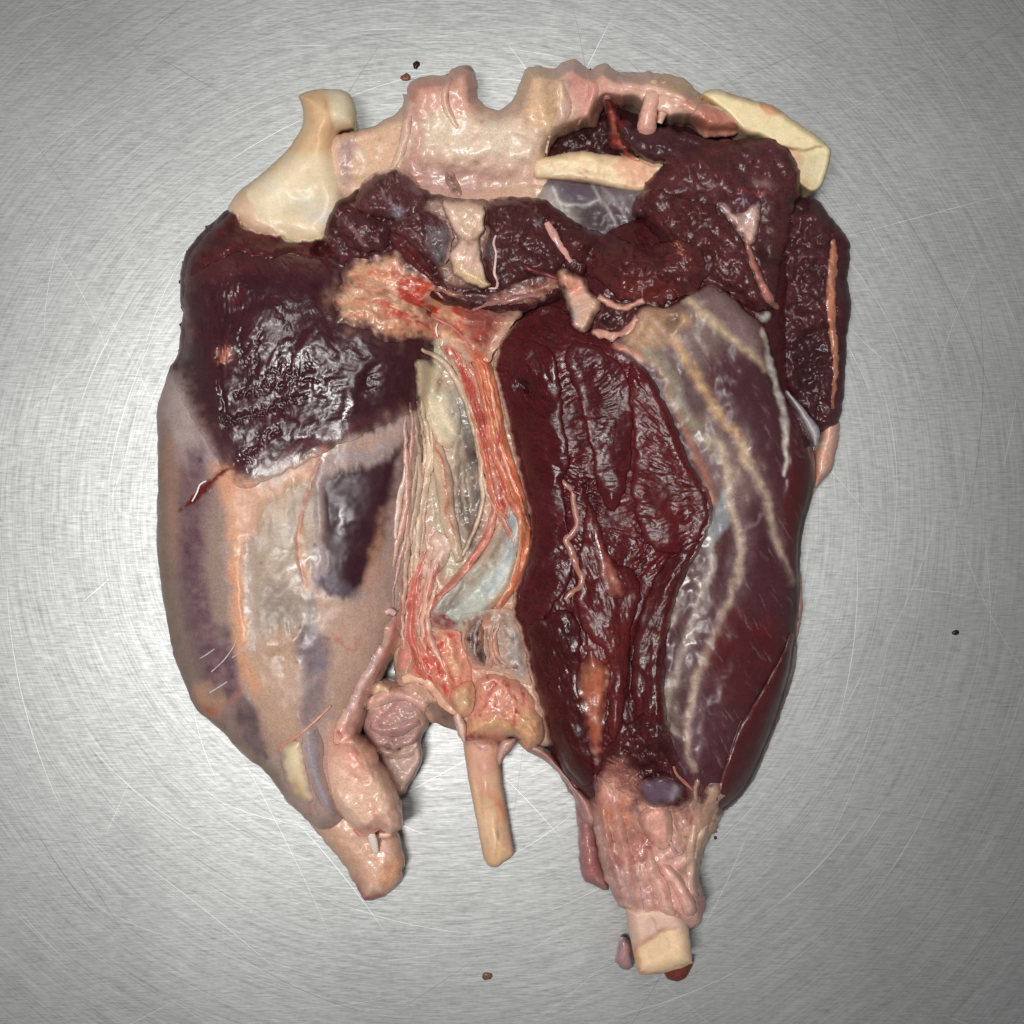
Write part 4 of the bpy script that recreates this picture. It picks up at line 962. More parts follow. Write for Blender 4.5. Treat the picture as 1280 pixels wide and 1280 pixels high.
# ------------------------------------------------------------------ right leg: what lies on it
part('sheathed_muscle', [(762, 432), (776, 418), (788, 404), (798, 384), (812, 380), (832, 384), (858, 370), (880, 357), (900, 358), (920, 374), (936, 390), (956, 408), (964, 436), (974, 468), (984, 500), (1000, 522), (1012, 548), (1018, 580), (1015, 620), (1005, 656), (1000, 692),
     (1000, 740), (997, 778), (994, 806), (985, 845), (966, 895), (945, 945), (922, 985), (900, 1004), (872, 1006), (846, 992), (826, 962), (814, 925), (814, 890), (820, 850), (826, 810), (834, 760), (846, 715), (862, 680), (872, 650), (868, 622), (852, 590), (836, 555), (822, 515), (806, 480), (786, 456), (766, 446)],
     15, 6, 20, conf=True, kb=3, mat='skin', col=(78, 42, 48), feather=2, jag=0.8, lump=[(4, 50), (0.6, 14)], fib=(65, 40, 2.6, 0.25, 20), gtone=0.12, var=0.14, blend=5, puff=True,
     paint=[('p', [(764, 430), (800, 384), (860, 370), (900, 360), (950, 410), (945, 450), (900, 440), (870, 480), (900, 540), (930, 580), (940, 620), (900, 640), (870, 580), (850, 520), (820, 470)], (134, 112, 106), 0.75, 34, 0),
            ('p', [(895, 370), (930, 400), (940, 430), (915, 420)], (140, 112, 118), 0.6, 16, 0),
            ('p', [(905, 450), (945, 450), (965, 500), (970, 560), (950, 570), (925, 540), (900, 480)], (78, 46, 52), 0.9, 18, 1),
            ('p', [(838, 440), (858, 455), (875, 500), (870, 515), (852, 490)], (82, 58, 64), 0.8, 14, 0),
            ('p', [(780, 420), (800, 390), (840, 388), (862, 400), (840, 425), (806, 440)], (196, 150, 112), 0.8, 16, 1),
            ('s', [(764, 432), (790, 440), (806, 448)], 10, 8, (206, 130, 108), 0.8, 7, 1),
            ('s', [(800, 440), (825, 462), (840, 500), (856, 536), (874, 574), (886, 606), (892, 630)], 9, 7, (180, 112, 88), 0.7, 6, 1),
            # branching fat lines, each in a wider pale haze
            ('s', [(836, 410), (872, 474), (904, 526), (936, 582)], 30, 24, (140, 116, 110), 0.5, 22, 0), ('s', [(900, 556), (910, 610), (926, 670), (912, 750), (870, 860), (864, 950)], 30, 16, (132, 108, 110), 0.5, 20, 0), ('s', [(930, 560), (958, 626), (986, 712)], 26, 12, (132, 106, 106), 0.5, 18, 0), ('s', [(886, 660), (870, 765), (836, 880)], 26, 20, (138, 122, 118), 0.55, 16, 0),
            ('s', [(860, 374), (882, 396), (906, 416), (930, 434), (948, 448), (956, 460)], 14, 6, (204, 178, 146), 0.85, 9, 1),
            ('s', [(840, 420), (856, 446), (872, 474), (888, 502), (902, 524), (920, 540), (928, 560), (934, 580)], 13, 9, (204, 164, 122), 0.85, 9, 0.4),
            ('s', [(812, 440), (832, 462), (844, 494), (856, 522), (876, 540), (894, 556)], 18, 14, (150, 140, 120), 0.85, 12, 1),
            ('s', [(868, 546), (886, 548), (904, 560), (912, 580), (922, 600)], 14, 10, (168, 146, 126), 0.7, 12, 1),
            ('s', [(900, 556), (908, 580), (910, 610), (915, 640), (924, 664), (928, 690), (924, 712), (916, 740), (906, 764), (894, 794), (880, 824), (870, 850), (864, 880), (860, 910), (860, 940), (866, 962)], 10, 6, (202, 178, 156), 0.85, 8, 0.4),
            ('s', [(926, 556), (938, 582), (950, 606), (958, 626), (964, 650), (970, 672), (978, 690), (986, 712), (990, 730)], 11, 5, (200, 176, 154), 0.8, 8, 0.4),
            ('s', [(955, 640), (940, 655), (925, 668)], 4, 3, (140, 116, 118), 0.7, 4, 1),
            ('s', [(958, 416), (964, 450), (970, 480), (978, 510), (982, 540), (982, 566), (980, 590)], 12, 4, (226, 214, 200), 0.95, 5, 1.5),
            ('s', [(886, 660), (890, 690), (886, 716), (876, 744), (868, 770), (858, 800), (848, 830), (838, 864), (832, 896), (846, 918)], 8, 8, (180, 162, 152), 0.85, 6, 1),
            ('s', [(862, 684), (854, 706), (850, 732), (846, 758), (838, 780)], 9, 10, (150, 134, 118), 0.8, 8, 1),
            ('p', [(894, 630), (906, 612), (910, 650), (896, 672), (884, 690), (886, 660)], (150, 158, 162), 0.8, 8, 0),
            ('s', [(838, 870), (846, 900), (850, 918)], 16, 10, (120, 104, 88), 0.6, 10, 0), ('s', [(876, 870), (878, 910), (874, 950)], 5, 5, (130, 104, 108), 0.6, 6, 1),
            ('p', [(905, 770), (960, 780), (985, 800), (955, 850), (920, 880), (890, 860), (885, 815)], (82, 26, 30), 0.7, 30, 2), ('p', [(892, 790), (914, 752), (922, 770), (900, 826), (882, 828)], (92, 30, 30), 0.6, 18, 0),
            ('p', [(935, 720), (980, 700), (990, 780), (985, 800), (960, 780)], (80, 42, 48), 0.7, 18, 0),
            ('b', 960, 786, 18, 14, -30, (104, 34, 36), 0.5, 1),
            ('p', [(985, 520), (1016, 570), (1012, 620), (1002, 690), (994, 720), (980, 660), (984, 600), (990, 560)], (84, 32, 34), 0.9, 12, 3),
            ('s', [(990, 730), (994, 770), (990, 800)], 8, 6, (74, 60, 54), 0.7, 6, 0), ('p', [(990, 800), (985, 850), (950, 940), (910, 1000), (900, 985), (930, 900), (965, 840)], (70, 30, 34), 0.85, 14, 0),
            ('n', 22, 3, 60, (150, 130, 130), 0.3, 0.9, 0.4, 0.5),
            ('b', 841, 400, 7, 12, 15, (40, 22, 20), 1.0, -6), ('b', 838, 388, 5, 4, 0, (120, 84, 70), 0.7, 0), ('b', 866, 990, 12, 6, 0, (150, 90, 86), 0.6, 0)])
part('cut_thigh_muscle', [(620, 440), (640, 408), (668, 388), (690, 382), (706, 388), (728, 412), (756, 422), (776, 436), (800, 456), (820, 480), (834, 516), (848, 548), (862, 580), (880, 606), (890, 632), (888, 655), (872, 690), (852, 730), (838, 770), (830, 810), (828, 850),
     (832, 900), (830, 940), (800, 960), (776, 958), (760, 955), (748, 985), (736, 998), (722, 986), (704, 962), (690, 940), (680, 902), (668, 866), (656, 812), (644, 776), (641, 745), (652, 715), (660, 690), (664, 665), (660, 635), (650, 596), (638, 548), (628, 505), (618, 470)],
     12, 4, 22, conf=True, kb=10, mat='muscle', col=(74, 22, 26), jag=1.6, lump=[(6, 44), (0.6, 16)], dirs=[(745, 450, -40), (720, 480, -30), (770, 520, -20), (770, 575, 0), (800, 610, 8), (760, 640, 12), (850, 600, 40), (860, 660, -30), (820, 720, -45), (790, 780, -60), (740, 760, 80), (690, 850, 75), (720, 940, 70), (790, 860, 85), (800, 940, 10), (690, 400, 30), (840, 560, 50), (740, 700, 60)], fib=(0, 15, 2.0, 1.5, 25), blend=5, puff=True, gtone=0.4, var=0.22,
     paint=[('p', [(740, 430), (800, 460), (840, 530), (880, 620), (860, 700), (790, 690), (750, 620), (730, 520), (700, 440)], (92, 30, 36), 0.7, 30, 0),
            ('s', [(655, 480), (680, 530), (694, 570), (704, 600)], 5, 4, (46, 12, 16), 0.7, 6, -5), ('s', [(740, 640), (748, 690), (760, 720), (775, 735)], 10, 10, (118, 40, 38), 0.6, 12, 2),
            ('s', [(706, 600), (700, 640), (704, 690), (716, 740)], 18, 14, (62, 18, 22), 0.6, 16, -5), ('p', [(770, 740), (830, 690), (880, 650), (860, 720), (835, 780), (826, 830), (780, 800)], (82, 24, 28), 0.7, 20, -2),
            ('n', 40, 4, 120, (56, 16, 20), 0.25, 0.7, 0.6, -2.5, 820, 740, 60, 80), ('b', 655, 482, 8, 12, 60, (30, 8, 10), 0.8, -5), ('b', 836, 632, 7, 5, 20, (30, 8, 12), 0.8, -5),
            ('n', 5, 3, 30, (128, 70, 66), 0.35, 0.9, 0.45, 1.5), ('p', [(655, 790), (720, 780), (740, 840), (720, 940), (700, 940), (676, 880)], (74, 24, 28), 0.7, 24, 0), ('p', [(735, 800), (760, 760), (780, 800), (765, 860), (740, 870)], (112, 36, 28), 0.6, 26, 0),
            ('s', [(796, 630), (804, 680), (792, 730), (776, 772)], 5, 4, (38, 10, 14), 0.8, 6, -6), ('s', [(846, 690), (812, 750), (792, 810), (786, 870)], 5, 5, (40, 12, 16), 0.8, 7, -6), ('s', [(692, 780), (708, 850), (730, 930)], 5, 4, (40, 12, 16), 0.7, 7, -5), ('s', [(735, 600), (742, 650), (738, 700), (748, 760)], 6, 5, (36, 10, 14), 0.8, 7, -7),  # creases: their shade is put into the colour along with the relief
            ('s', [(730, 440), (752, 500), (748, 560), (756, 600)], 7, 5, (52, 14, 18), 0.6, 8, -5), ('s', [(856, 690), (838, 730), (822, 770)], 3, 3, (150, 110, 100), 0.6, 4, 0.5), ('s', [(806, 660), (796, 700), (780, 740)], 3, 3, (120, 50, 46), 0.6, 4, 1), ('n', 50, 12, 85, (50, 12, 18), 0.15, 0.6, 0.6, -3, 720, 830, 60, 120),
            ('p', [(786, 905), (830, 900), (838, 950), (800, 965), (780, 945)], (58, 22, 26), 0.8, 14, -2)])
part('inner_muscle_strip', [(640, 440), (660, 425), (690, 440), (700, 480), (704, 530), (712, 575), (704, 606), (708, 650), (716, 690), (712, 725), (700, 745), (680, 775), (660, 780), (648, 755), (658, 715), (668, 680), (668, 640), (658, 590), (645, 540), (634, 490)],
     7, 3, 14, conf=True, kb=3, mat='muscle', col=(70, 19, 25), jag=1.6, lump=[(3, 26)], dirs=[(655, 440, 60), (655, 520, 40), (690, 560, 35), (670, 620, 20), (690, 690, 30), (670, 740, 50)], fib=(0, 15, 2.0, 1.5, 30), gtone=0.4, blend=9, puff=True, var=0.2, paint=[('b', 655, 482, 7, 13, -50, (34, 10, 12), 0.9, -5), ('s', [(640, 490), (655, 560), (668, 630)], 12, 10, (70, 22, 30), 0.6, 10, 0)])
for pts, cc, dirs in (
        ([(790, 452), (812, 470), (834, 512), (850, 548), (866, 586), (884, 622), (884, 648), (866, 684), (838, 692), (812, 684), (798, 652), (790, 606), (794, 548), (784, 492)], (80, 24, 27), [(820, 520, 50), (840, 600, 20), (820, 660, -10), (860, 640, -30)]),
        ([(872, 676), (856, 718), (842, 762), (833, 810), (830, 860), (834, 925), (806, 930), (792, 884), (790, 826), (798, 776), (816, 728), (842, 694)], (68, 21, 24), [(840, 720, -50), (815, 800, -70), (810, 880, 80)]),
        ([(660, 790), (682, 772), (704, 762), (726, 786), (724, 850), (736, 920), (742, 976), (724, 984), (702, 958), (686, 906), (672, 860)], (62, 20, 23), [(690, 820, 70), (710, 900, 70)]),
        ([(736, 630), (752, 664), (768, 704), (790, 712), (800, 740), (788, 800), (782, 870), (770, 930), (758, 900), (766, 846), (752, 812), (732, 790), (720, 752), (724, 690)], (82, 25, 26), [(750, 700, 60), (760, 780, 80), (775, 870, 85)]),
        ([(712, 430), (740, 430), (766, 446), (786, 480), (790, 540), (784, 600), (766, 640), (748, 612), (738, 560), (724, 500), (708, 460)], (70, 22, 28), [(745, 450, -40), (740, 490, -30), (770, 530, -15), (765, 585, 0)])):
    part('muscle_bundle', pts, 7, 1.5, 18, conf=True, kb=4, puff=True, blend=7, mat='muscle', col=cc, jag=2.2, lump=[(2, 20)], dirs=dirs, fib=(0, 15, 2.0, 1.3, 20), gtone=0.4, var=0.24,
         paint=[('n', 9, 5, 30, (104, 40, 38), 0.2, 0.7, 0.6, 0.8)])
tube('wavy_fat_line', [(701, 598, 2.2), (708, 606, 3), (716, 615, 4), (717, 630, 3.6), (721, 645, 4), (721, 658, 4), (714, 668, 4.2), (708, 676, 4.2), (714, 688, 4.5), (718, 700, 4.2), (723, 712, 4.5), (728, 724, 4.6), (724, 736, 4.6), (714, 742, 4.4), (707, 750, 3.4)], (160, 110, 96), 'fat', up=-0.6, flat=0.55, wob=0.3, jit=1)
part('fat_streak', [(742, 660), (752, 668), (758, 685), (766, 700), (776, 720), (782, 738), (778, 748), (766, 748), (754, 735), (748, 715), (746, 690)], 1.5, 0.3, 8, conf=True, blend=12, mat='fat', col=(142, 72, 58), paint=[('s', [(748, 664), (756, 690), (772, 728)], 6, 5, (190, 116, 88), 0.8, 6, 1), ('b', 758, 740, 12, 12, 0, (98, 36, 32), 0.8, 0)])
part('tapering_tendon', [(728, 826), (738, 812), (748, 822), (758, 832), (763, 838), (762, 856), (758, 880), (757, 905), (754, 935), (750, 958), (743, 956), (734, 930), (728, 900), (722, 865), (720, 845)], 4, 0.5, 12, conf=True, blend=12, mat='fat', col=(148, 76, 54), fib=(80, 30, 2.5, 0.7), jag=1,
     paint=[('s', [(740, 840), (748, 880), (750, 925)], 8, 8, (196, 120, 88), 0.7, 9, 0), ('s', [(761, 836), (759, 850), (756, 870)], 5, 3, (232, 196, 158), 0.9, 4, 1.5), ('b', 746, 946, 7, 12, 0, (228, 196, 178), 0.95, 1), ('b', 726, 838, 10, 22, 0, (128, 104, 84), 0.7, 0), ('s', [(728, 860), (734, 900), (740, 930)], 6, 5, (140, 64, 44), 0.6, 6, 0)])
part('outer_thigh_strip', [(988, 790), (996, 802), (993, 840), (978, 886), (960, 935), (938, 982), (908, 1012), (892, 1006), (898, 980), (910, 945), (924, 908), (944, 876), (966, 838), (980, 812)], 10, 2, 13, conf=True, puff=True, blend=3, mat='glossy', col=(78, 30, 34), lump=[(2, 20)], fib=(-62, 26, 3, 0.6), jag=0.6, rim=((160, 110, 80), 4, 0.5))
tube('crease_shade', [(984, 800, 1.2), (966, 836, 1.8), (944, 872, 2), (926, 904, 2), (912, 945, 1.6), (900, 984, 1)], (40, 14, 18), 'glossy', up=-1.2, flat=0.3)  # dark strip in the crease between the muscles, shade put into its colour

# ------------------------------------------------------------------ muscles round the pelvis
part('sheer_membrane', [(676, 232), (690, 222), (720, 226), (760, 230), (800, 224), (815, 240), (835, 280), (846, 302), (810, 312), (760, 298), (720, 292), (690, 290), (660, 270)], 58, 44, 24, base=24, mat='skin', col=(112, 98, 102), lump=[(6, 30)], jag=1,
     paint=[('p', [(672, 232), (700, 240), (720, 262), (720, 285), (690, 285), (670, 262)], (168, 158, 150), 0.85, 14, 0), ('p', [(700, 232), (740, 234), (746, 248), (722, 255), (704, 248)], (92, 78, 92), 0.8, 10, -2), ('p', [(720, 265), (770, 262), (820, 285), (800, 300), (750, 292)], (56, 34, 40), 0.85, 20, -6),
            ('s', [(740, 232), (756, 256), (772, 282)], 5, 4, (176, 164, 166), 0.8, 4, 2), ('s', [(752, 232), (766, 250), (790, 284)], 4, 3, (170, 154, 160), 0.7, 4, 1), ('s', [(690, 235), (702, 252), (730, 258), (750, 250)], 4, 3, (214, 208, 206), 0.7, 4, 2), ('b', 820, 300, 14, 4, 20, (20, 26, 22), 0.8, -4)])
part('pelvis_bar', [(668, 202), (690, 195), (705, 191), (728, 189), (752, 192), (780, 195), (825, 198), (832, 226), (800, 240), (760, 233), (728, 227), (694, 224), (668, 222)], 62, 50, 9, base=26, mat='bone', col=(228, 200, 160), lump=[(2, 20)], fib=(3, 50, 3, 0.5), jag=0.5,
     paint=[('p', [(778, 196), (815, 200), (815, 225), (790, 236), (778, 226)], (220, 158, 132), 0.85, 10, 0), ('s', [(726, 212), (728, 224)], 3, 3, (150, 96, 76), 0.7, 3, 0), ('s', [(690, 220), (740, 226), (775, 230)], 5, 5, (196, 160, 140), 0.6, 5, 0)])
part('loin_muscle', [(772, 150), (786, 152), (800, 162), (830, 160), (862, 166), (884, 174), (910, 174), (940, 172), (962, 170), (984, 182), (998, 208), (999, 238), (988, 272), (982, 308), (974, 342), (970, 382), (958, 390), (936, 384), (905, 362), (880, 352), (862, 335), (846, 316), (824, 300), (806, 280), (792, 262), (796, 246), (806, 232), (818, 214), (830, 205),
     (806, 200), (790, 190), (776, 174)], 98, 68, 34, base=24, mat='muscle', col=(80, 43, 45), lump=[(9, 36), (2.5, 12)], rag=[(0.8, 8)], jag=2.7, feather=3, dirs=[(800, 180, 20), (860, 230, 60), (940, 200, 30), (960, 280, 80), (900, 330, 50), (830, 270, 40)], fib=(70, 24, 2.2, 0.7, 30), var=0.2,
     paint=[('p', [(776, 150), (830, 162), (880, 172), (880, 190), (830, 200), (790, 190)], (62, 34, 40), 0.8, 24, -5), ('b', 772, 152, 10, 10, 0, (150, 40, 44), 0.7, 0), ('p', [(815, 205), (880, 200), (930, 240), (900, 250), (840, 240), (810, 230)], (92, 44, 48), 0.6, 20, 5),
            ('s', [(985, 262), (980, 300), (972, 345)], 8, 7, (100, 30, 38), 0.6, 8, 2), ('s', [(800, 246), (820, 280), (846, 305)], 14, 10, (74, 40, 46), 0.7, 12, -4), ('b', 815, 246, 10, 5, 30, (170, 70, 76), 0.7, 0),
            ('s', [(905, 262), (920, 285), (936, 310), (948, 340), (958, 372)], 5, 7, (46, 16, 22), 0.6, 7, -6), ('s', [(930, 236), (945, 242), (960, 240)], 4, 3, (150, 56, 54), 0.7, 4, 2), ('b', 952, 228, 12, 6, 10, (150, 110, 112), 0.7, 1), ('b', 930, 250, 14, 8, 0, (84, 56, 68), 0.7, 0), ('b', 955, 318, 10, 12, -30, (24, 10, 14), 0.9, -6)])
part('flank_muscle', [(800, 250), (812, 236), (838, 244), (868, 252), (890, 256), (906, 278), (922, 304), (936, 332), (950, 362), (962, 386), (940, 386), (906, 366), (880, 354), (860, 334), (836, 308), (812, 282)], 9, 3, 18, conf=True, kb=3, puff=True, blend=4, mat='muscle', col=(78, 36, 38), jag=2.8, lump=[(4, 20)], rag=[(1.5, 8)], fib=(50, 18, 2, 0.8, 30), var=0.22, paint=[('n', 10, 4, 50, (110, 70, 72), 0.3, 0.8, 0.5, 1)])
part('fascia_wedge', [(894, 254), (908, 254), (918, 262), (930, 264), (944, 252), (952, 252), (950, 280), (944, 304), (934, 308), (922, 292), (908, 272)], 4, 1, 8, conf=True, mat='fat', col=(200, 164, 154), lump=[(1.5, 10)], paint=[('b', 935, 295, 8, 10, 0, (226, 184, 164), 0.8, 1), ('b', 922, 262, 8, 6, 0, (160, 130, 140), 0.7, -1)])
band('fat_seam', [(930, 300, 3), (938, 316, 5), (944, 334, 5), (950, 350, 6), (958, 368, 7), (967, 381, 6), (974, 386, 3)], 4, (176, 112, 100), puff=False, jag=1.4, paint=[('n', 10, 3, 60, (214, 170, 152), 0.0, 0.6, 0.7, 0.8)])
part('white_tissue', [(940, 388), (950, 390), (962, 388), (966, 396), (958, 404), (948, 402)], 5, 1, 5, conf=True, mat='skin', col=(190, 184, 184))
part('torn_muscle', [(698, 288), (722, 284), (760, 290), (796, 306), (824, 304), (846, 296), (866, 306), (880, 322), (882, 345), (868, 364), (846, 372), (820, 382), (790, 380), (770, 372), (752, 358), (736, 342), (722, 328), (708, 314)],
     22, 3, 34, conf=True, kb=8, blend=9, mat='muscle', col=(82, 38, 38), lump=[(7, 26), (2.5, 9)], rag=[(2.5, 15), (1, 6)], jag=3.8, fib=(15, 16, 2, 0.8, 60), var=0.24, paint=[('b', 855, 316, 14, 12, 30, (112, 50, 46), 0.6, 3), ('s', [(846, 304), (852, 312), (856, 316)], 5, 3, (200, 130, 112), 0.8, 4, 1), ('p', [(770, 350), (830, 350), (840, 376), (780, 378)], (104, 40, 34), 0.6, 16, -4)])
part('small_muscle', [(610, 254), (622, 247), (642, 247), (662, 256), (678, 268), (684, 284), (692, 300), (706, 318), (704, 332), (690, 342), (664, 344), (648, 356), (630, 362), (612, 356), (604, 340), (602, 318), (606, 296), (604, 272)], 10, 2, 13, conf=True, kb=4, puff=False, blend=6, gtone=0.35, fib=(65, 12, 2, 0.9, 60), mat='muscle', col=(76, 38, 40),
     lump=[(5, 24), (2, 8)], rag=[(1.6, 7)], jag=2.3, paint=[('s', [(640, 300), (670, 316), (700, 322)], 5, 5, (60, 24, 28), 0.6, 6, -4), ('p', [(612, 256), (640, 250), (640, 268), (615, 290)], (70, 36, 36), 0.7, 12, 3), ('b', 676, 278, 6, 5, 0, (150, 150, 160), 0.6, 0), ('b', 612, 310, 6, 12, 0, (120, 116, 122), 0.6, 0)])
tube('white_sinew', [(620, 294, 1.2), (617, 304, 1.6), (620, 316, 1.8), (619, 330, 1.8), (618, 342, 1.8), (622, 352, 1.8), (620, 360, 1.6), (610, 360, 1.2)], (216, 180, 170), 'fat', up=0.5)
part('red_sinew', [(652, 328), (662, 332), (680, 338), (700, 344), (698, 352), (684, 350), (668, 345), (656, 338)], 8, 2, 5, conf=True, mat='fat', col=(160, 70, 72))
part('pelvis_post', [(552, 254), (566, 250), (586, 250), (604, 256), (606, 285), (600, 300), (606, 340), (616, 356), (600, 362), (580, 352), (566, 340), (562, 318), (572, 300), (562, 280)], 15, 4, 14, conf=True, kb=5, puff=True, blend=5, mat='fat', col=(212, 180, 156), lump=[(4, 16), (2, 7)], jag=1.8,
     paint=[('p', [(566, 300), (598, 300), (602, 320), (590, 342), (572, 330), (564, 318)], (214, 176, 160), 0.8, 8, 0), ('p', [(564, 322), (580, 332), (612, 354), (600, 362), (570, 350)], (218, 184, 140), 0.8, 7, 2), ('s', [(576, 296), (588, 302), (600, 296)], 6, 6, (130, 76, 66), 0.8, 6, -5), ('s', [(552, 262), (562, 285), (568, 300)], 5, 4, (60, 34, 34), 0.8, 5, -5)])
part('small_muscle', [(444, 246), (454, 227), (474, 213), (498, 210), (516, 218), (528, 236), (532, 258), (524, 272), (504, 276), (480, 272), (460, 272), (447, 262)], 10, 2, 13, conf=True, kb=4, puff=False, blend=6, gtone=0.35, fib=(65, 12, 2, 0.9, 60), mat='muscle', col=(86, 48, 50), lump=[(4, 20), (1.6, 7)], rag=[(1.2, 6)], jag=1.9,
     paint=[('s', [(480, 232), (492, 224), (506, 218)], 3, 3, (170, 130, 124), 0.7, 4, 1), ('s', [(476, 238), (482, 250), (492, 260)], 4, 4, (150, 124, 128), 0.7, 5, -2), ('b', 496, 268, 8, 8, 0, (150, 150, 160), 0.7, 0)])  # blue-grey spot: wet sheen put into the colour
part('small_muscle', [(420, 272), (432, 264), (450, 266), (472, 272), (486, 284), (488, 302), (474, 314), (452, 312), (434, 306), (422, 292)], 10, 2, 13, conf=True, kb=4, puff=False, blend=6, gtone=0.35, fib=(65, 12, 2, 0.9, 60), mat='muscle', col=(78, 40, 44), lump=[(4, 14)], rag=[(2.4, 6)], jag=2.7, paint=[('s', [(428, 272), (442, 288), (452, 304)], 4, 4, (158, 120, 122), 0.8, 4, -1)])
part('small_muscle', [(488, 286), (500, 272), (524, 264), (546, 264), (562, 278), (566, 304), (560, 326), (544, 332), (524, 316), (506, 304)], 10, 2, 13, conf=True, kb=4, puff=False, blend=6, gtone=0.35, fib=(65, 12, 2, 0.9, 60), mat='muscle', col=(80, 42, 44), lump=[(4, 16), (2, 7)], rag=[(1.5, 7)], jag=2.3, paint=[('p', [(532, 290), (560, 284), (562, 325), (545, 330)], (122, 114, 118), 0.7, 12, 0), ('s', [(492, 290), (510, 284), (526, 300)], 3, 3, (160, 120, 116), 0.6, 4, 1)])  # grey patch: sheen of this muscle put into the colour
part('small_muscle', [(488, 292), (504, 298), (524, 314), (540, 336), (552, 352), (560, 362), (544, 360), (526, 346), (508, 330), (492, 312)], 10, 2, 13, conf=True, kb=4, puff=False, blend=6, gtone=0.35, fib=(65, 12, 2, 0.9, 60), mat='muscle', col=(90, 36, 38), lump=[(3, 12)], rag=[(2, 6)], jag=2.3)
part('meat_scrap', [(556, 218), (564, 214), (570, 222), (576, 236), (575, 244), (566, 242), (560, 232)], 7, 2, 5, conf=True, mat='muscle', col=(72, 34, 34), rag=[(1.2, 5)])
part('red_fat_sheet', [(416, 366), (428, 350), (426, 340), (436, 326), (452, 318), (474, 318), (494, 314), (514, 328), (538, 344), (560, 358), (586, 366), (612, 366), (650, 352), (690, 342), (704, 350), (694, 366), (676, 380), (650, 396), (636, 414), (622, 434), (608, 452), (590, 452),
     (572, 442), (548, 432), (522, 424), (496, 430), (470, 420), (446, 410), (424, 404), (418, 386)], 10, 1, 22, conf=True, kb=8, blend=16, mat='fat', col=(202, 152, 122), jag=2.5, lump=[(6, 26), (3, 9)], fib=(24, 26, 5, 1.6, 40),
     paint=[('n', 26, 11, 25, (182, 38, 36), -0.2, 0.25, 0.9, -2, 540, 376, 80, 46), ('n', 9, 6, 40, (206, 96, 76), 0.1, 0.6, 0.7, -1), ('n', 14, 9, 10, (226, 182, 154), 0.1, 0.5, 0.7, 1.5), ('p', [(590, 366), (650, 352), (700, 344), (690, 366), (650, 392), (620, 420), (600, 430), (580, 400)], (122, 56, 58), 0.85, 14, -2), ('n', 26, 4, -20, (186, 146, 138), 0.1, 0.7, 0.7, 2, 650, 368, 45, 30),
            ('b', 556, 402, 10, 6, 30, (110, 14, 22), 0.8, -4), ('s', [(520, 410), (536, 404), (552, 398)], 4, 3, (170, 34, 36), 0.8, 4, 1), ('s', [(500, 372), (516, 380), (548, 386)], 4, 3, (186, 40, 40), 0.8, 4, 1), ('s', [(566, 410), (582, 426), (604, 450)], 6, 4, (160, 36, 38), 0.8, 5, 1), ('s', [(600, 402), (620, 394), (640, 382)], 4, 3, (140, 70, 72), 0.7, 4, 1), ('n', 14, 3, -30, (226, 190, 168), 0.2, 0.7, 0.6, 1.2), ('b', 462, 328, 12, 4, 0, (90, 40, 36), 0.7, -2), ('b', 600, 420, 14, 14, 0, (176, 44, 44), 0.6, 0), ('b', 500, 416, 30, 10, 20, (196, 140, 100), 0.7, 0), ('b', 430, 392, 14, 14, 0, (206, 164, 130), 0.7, 0), ('b', 588, 366, 12, 4, 20, (40, 26, 26), 0.8, -3)])
for pts, c in (([(592, 388, 2), (610, 380, 3), (634, 376, 3.4), (656, 370, 3), (676, 370, 2)], (150, 104, 102)), ([(540, 396, 1), (560, 406, 1.6), (578, 420, 1.6), (590, 436, 1)], (190, 120, 110))):
    tube('torn_strand', pts, c, 'fat', up=0.5, flat=0.5, wob=0.4, jit=1.6)
tube('white_sinew', [(547, 404, .9), (545, 412, 1.1), (547, 421, .9)], (240, 226, 220), 'fat', up=4)
tube('fat_seam', [(683, 278, 4), (690, 290, 5), (698, 304, 4.5), (708, 318, 4), (714, 328, 3)], (206, 150, 142), 'fat', up=1, flat=0.6, wob=0.35)
part('fat_tag', [(696, 340), (704, 332), (716, 338), (732, 344), (736, 356), (742, 366), (752, 374), (752, 386), (744, 400), (738, 414), (724, 416), (712, 404), (708, 384), (702, 366)], 16, 6, 10, conf=True, mat='fat', col=(216, 174, 152), lump=[(4, 12)], jag=1.2,
     paint=[('p', [(702, 340), (728, 344), (736, 362), (716, 368), (704, 356)], (206, 126, 104), 0.7, 10, 0), ('b', 716, 392, 8, 14, 0, (176, 168, 170), 0.6, 0)])
part('hollow_muscle', [(754, 384), (770, 380), (790, 384), (796, 398), (784, 410), (766, 418), (752, 414), (746, 400)], 6, 1, 8, conf=True, mat='muscle', col=(74, 36, 36), rag=[(2, 7)], paint=[('b', 756, 400, 9, 9, 0, (24, 10, 12), 0.9, -4)])
band('fat_seam', [(748, 370, 4), (762, 379, 5), (776, 384, 5), (790, 381, 5), (806, 374, 4)], 5, (212, 160, 138), puff=False, blend=4, jag=1.5)
band('fat_seam', [(738, 412, 4), (756, 419, 6), (772, 419, 6), (786, 411, 6), (798, 396, 5)], 5, (212, 158, 140), puff=False, blend=4, jag=1.5)
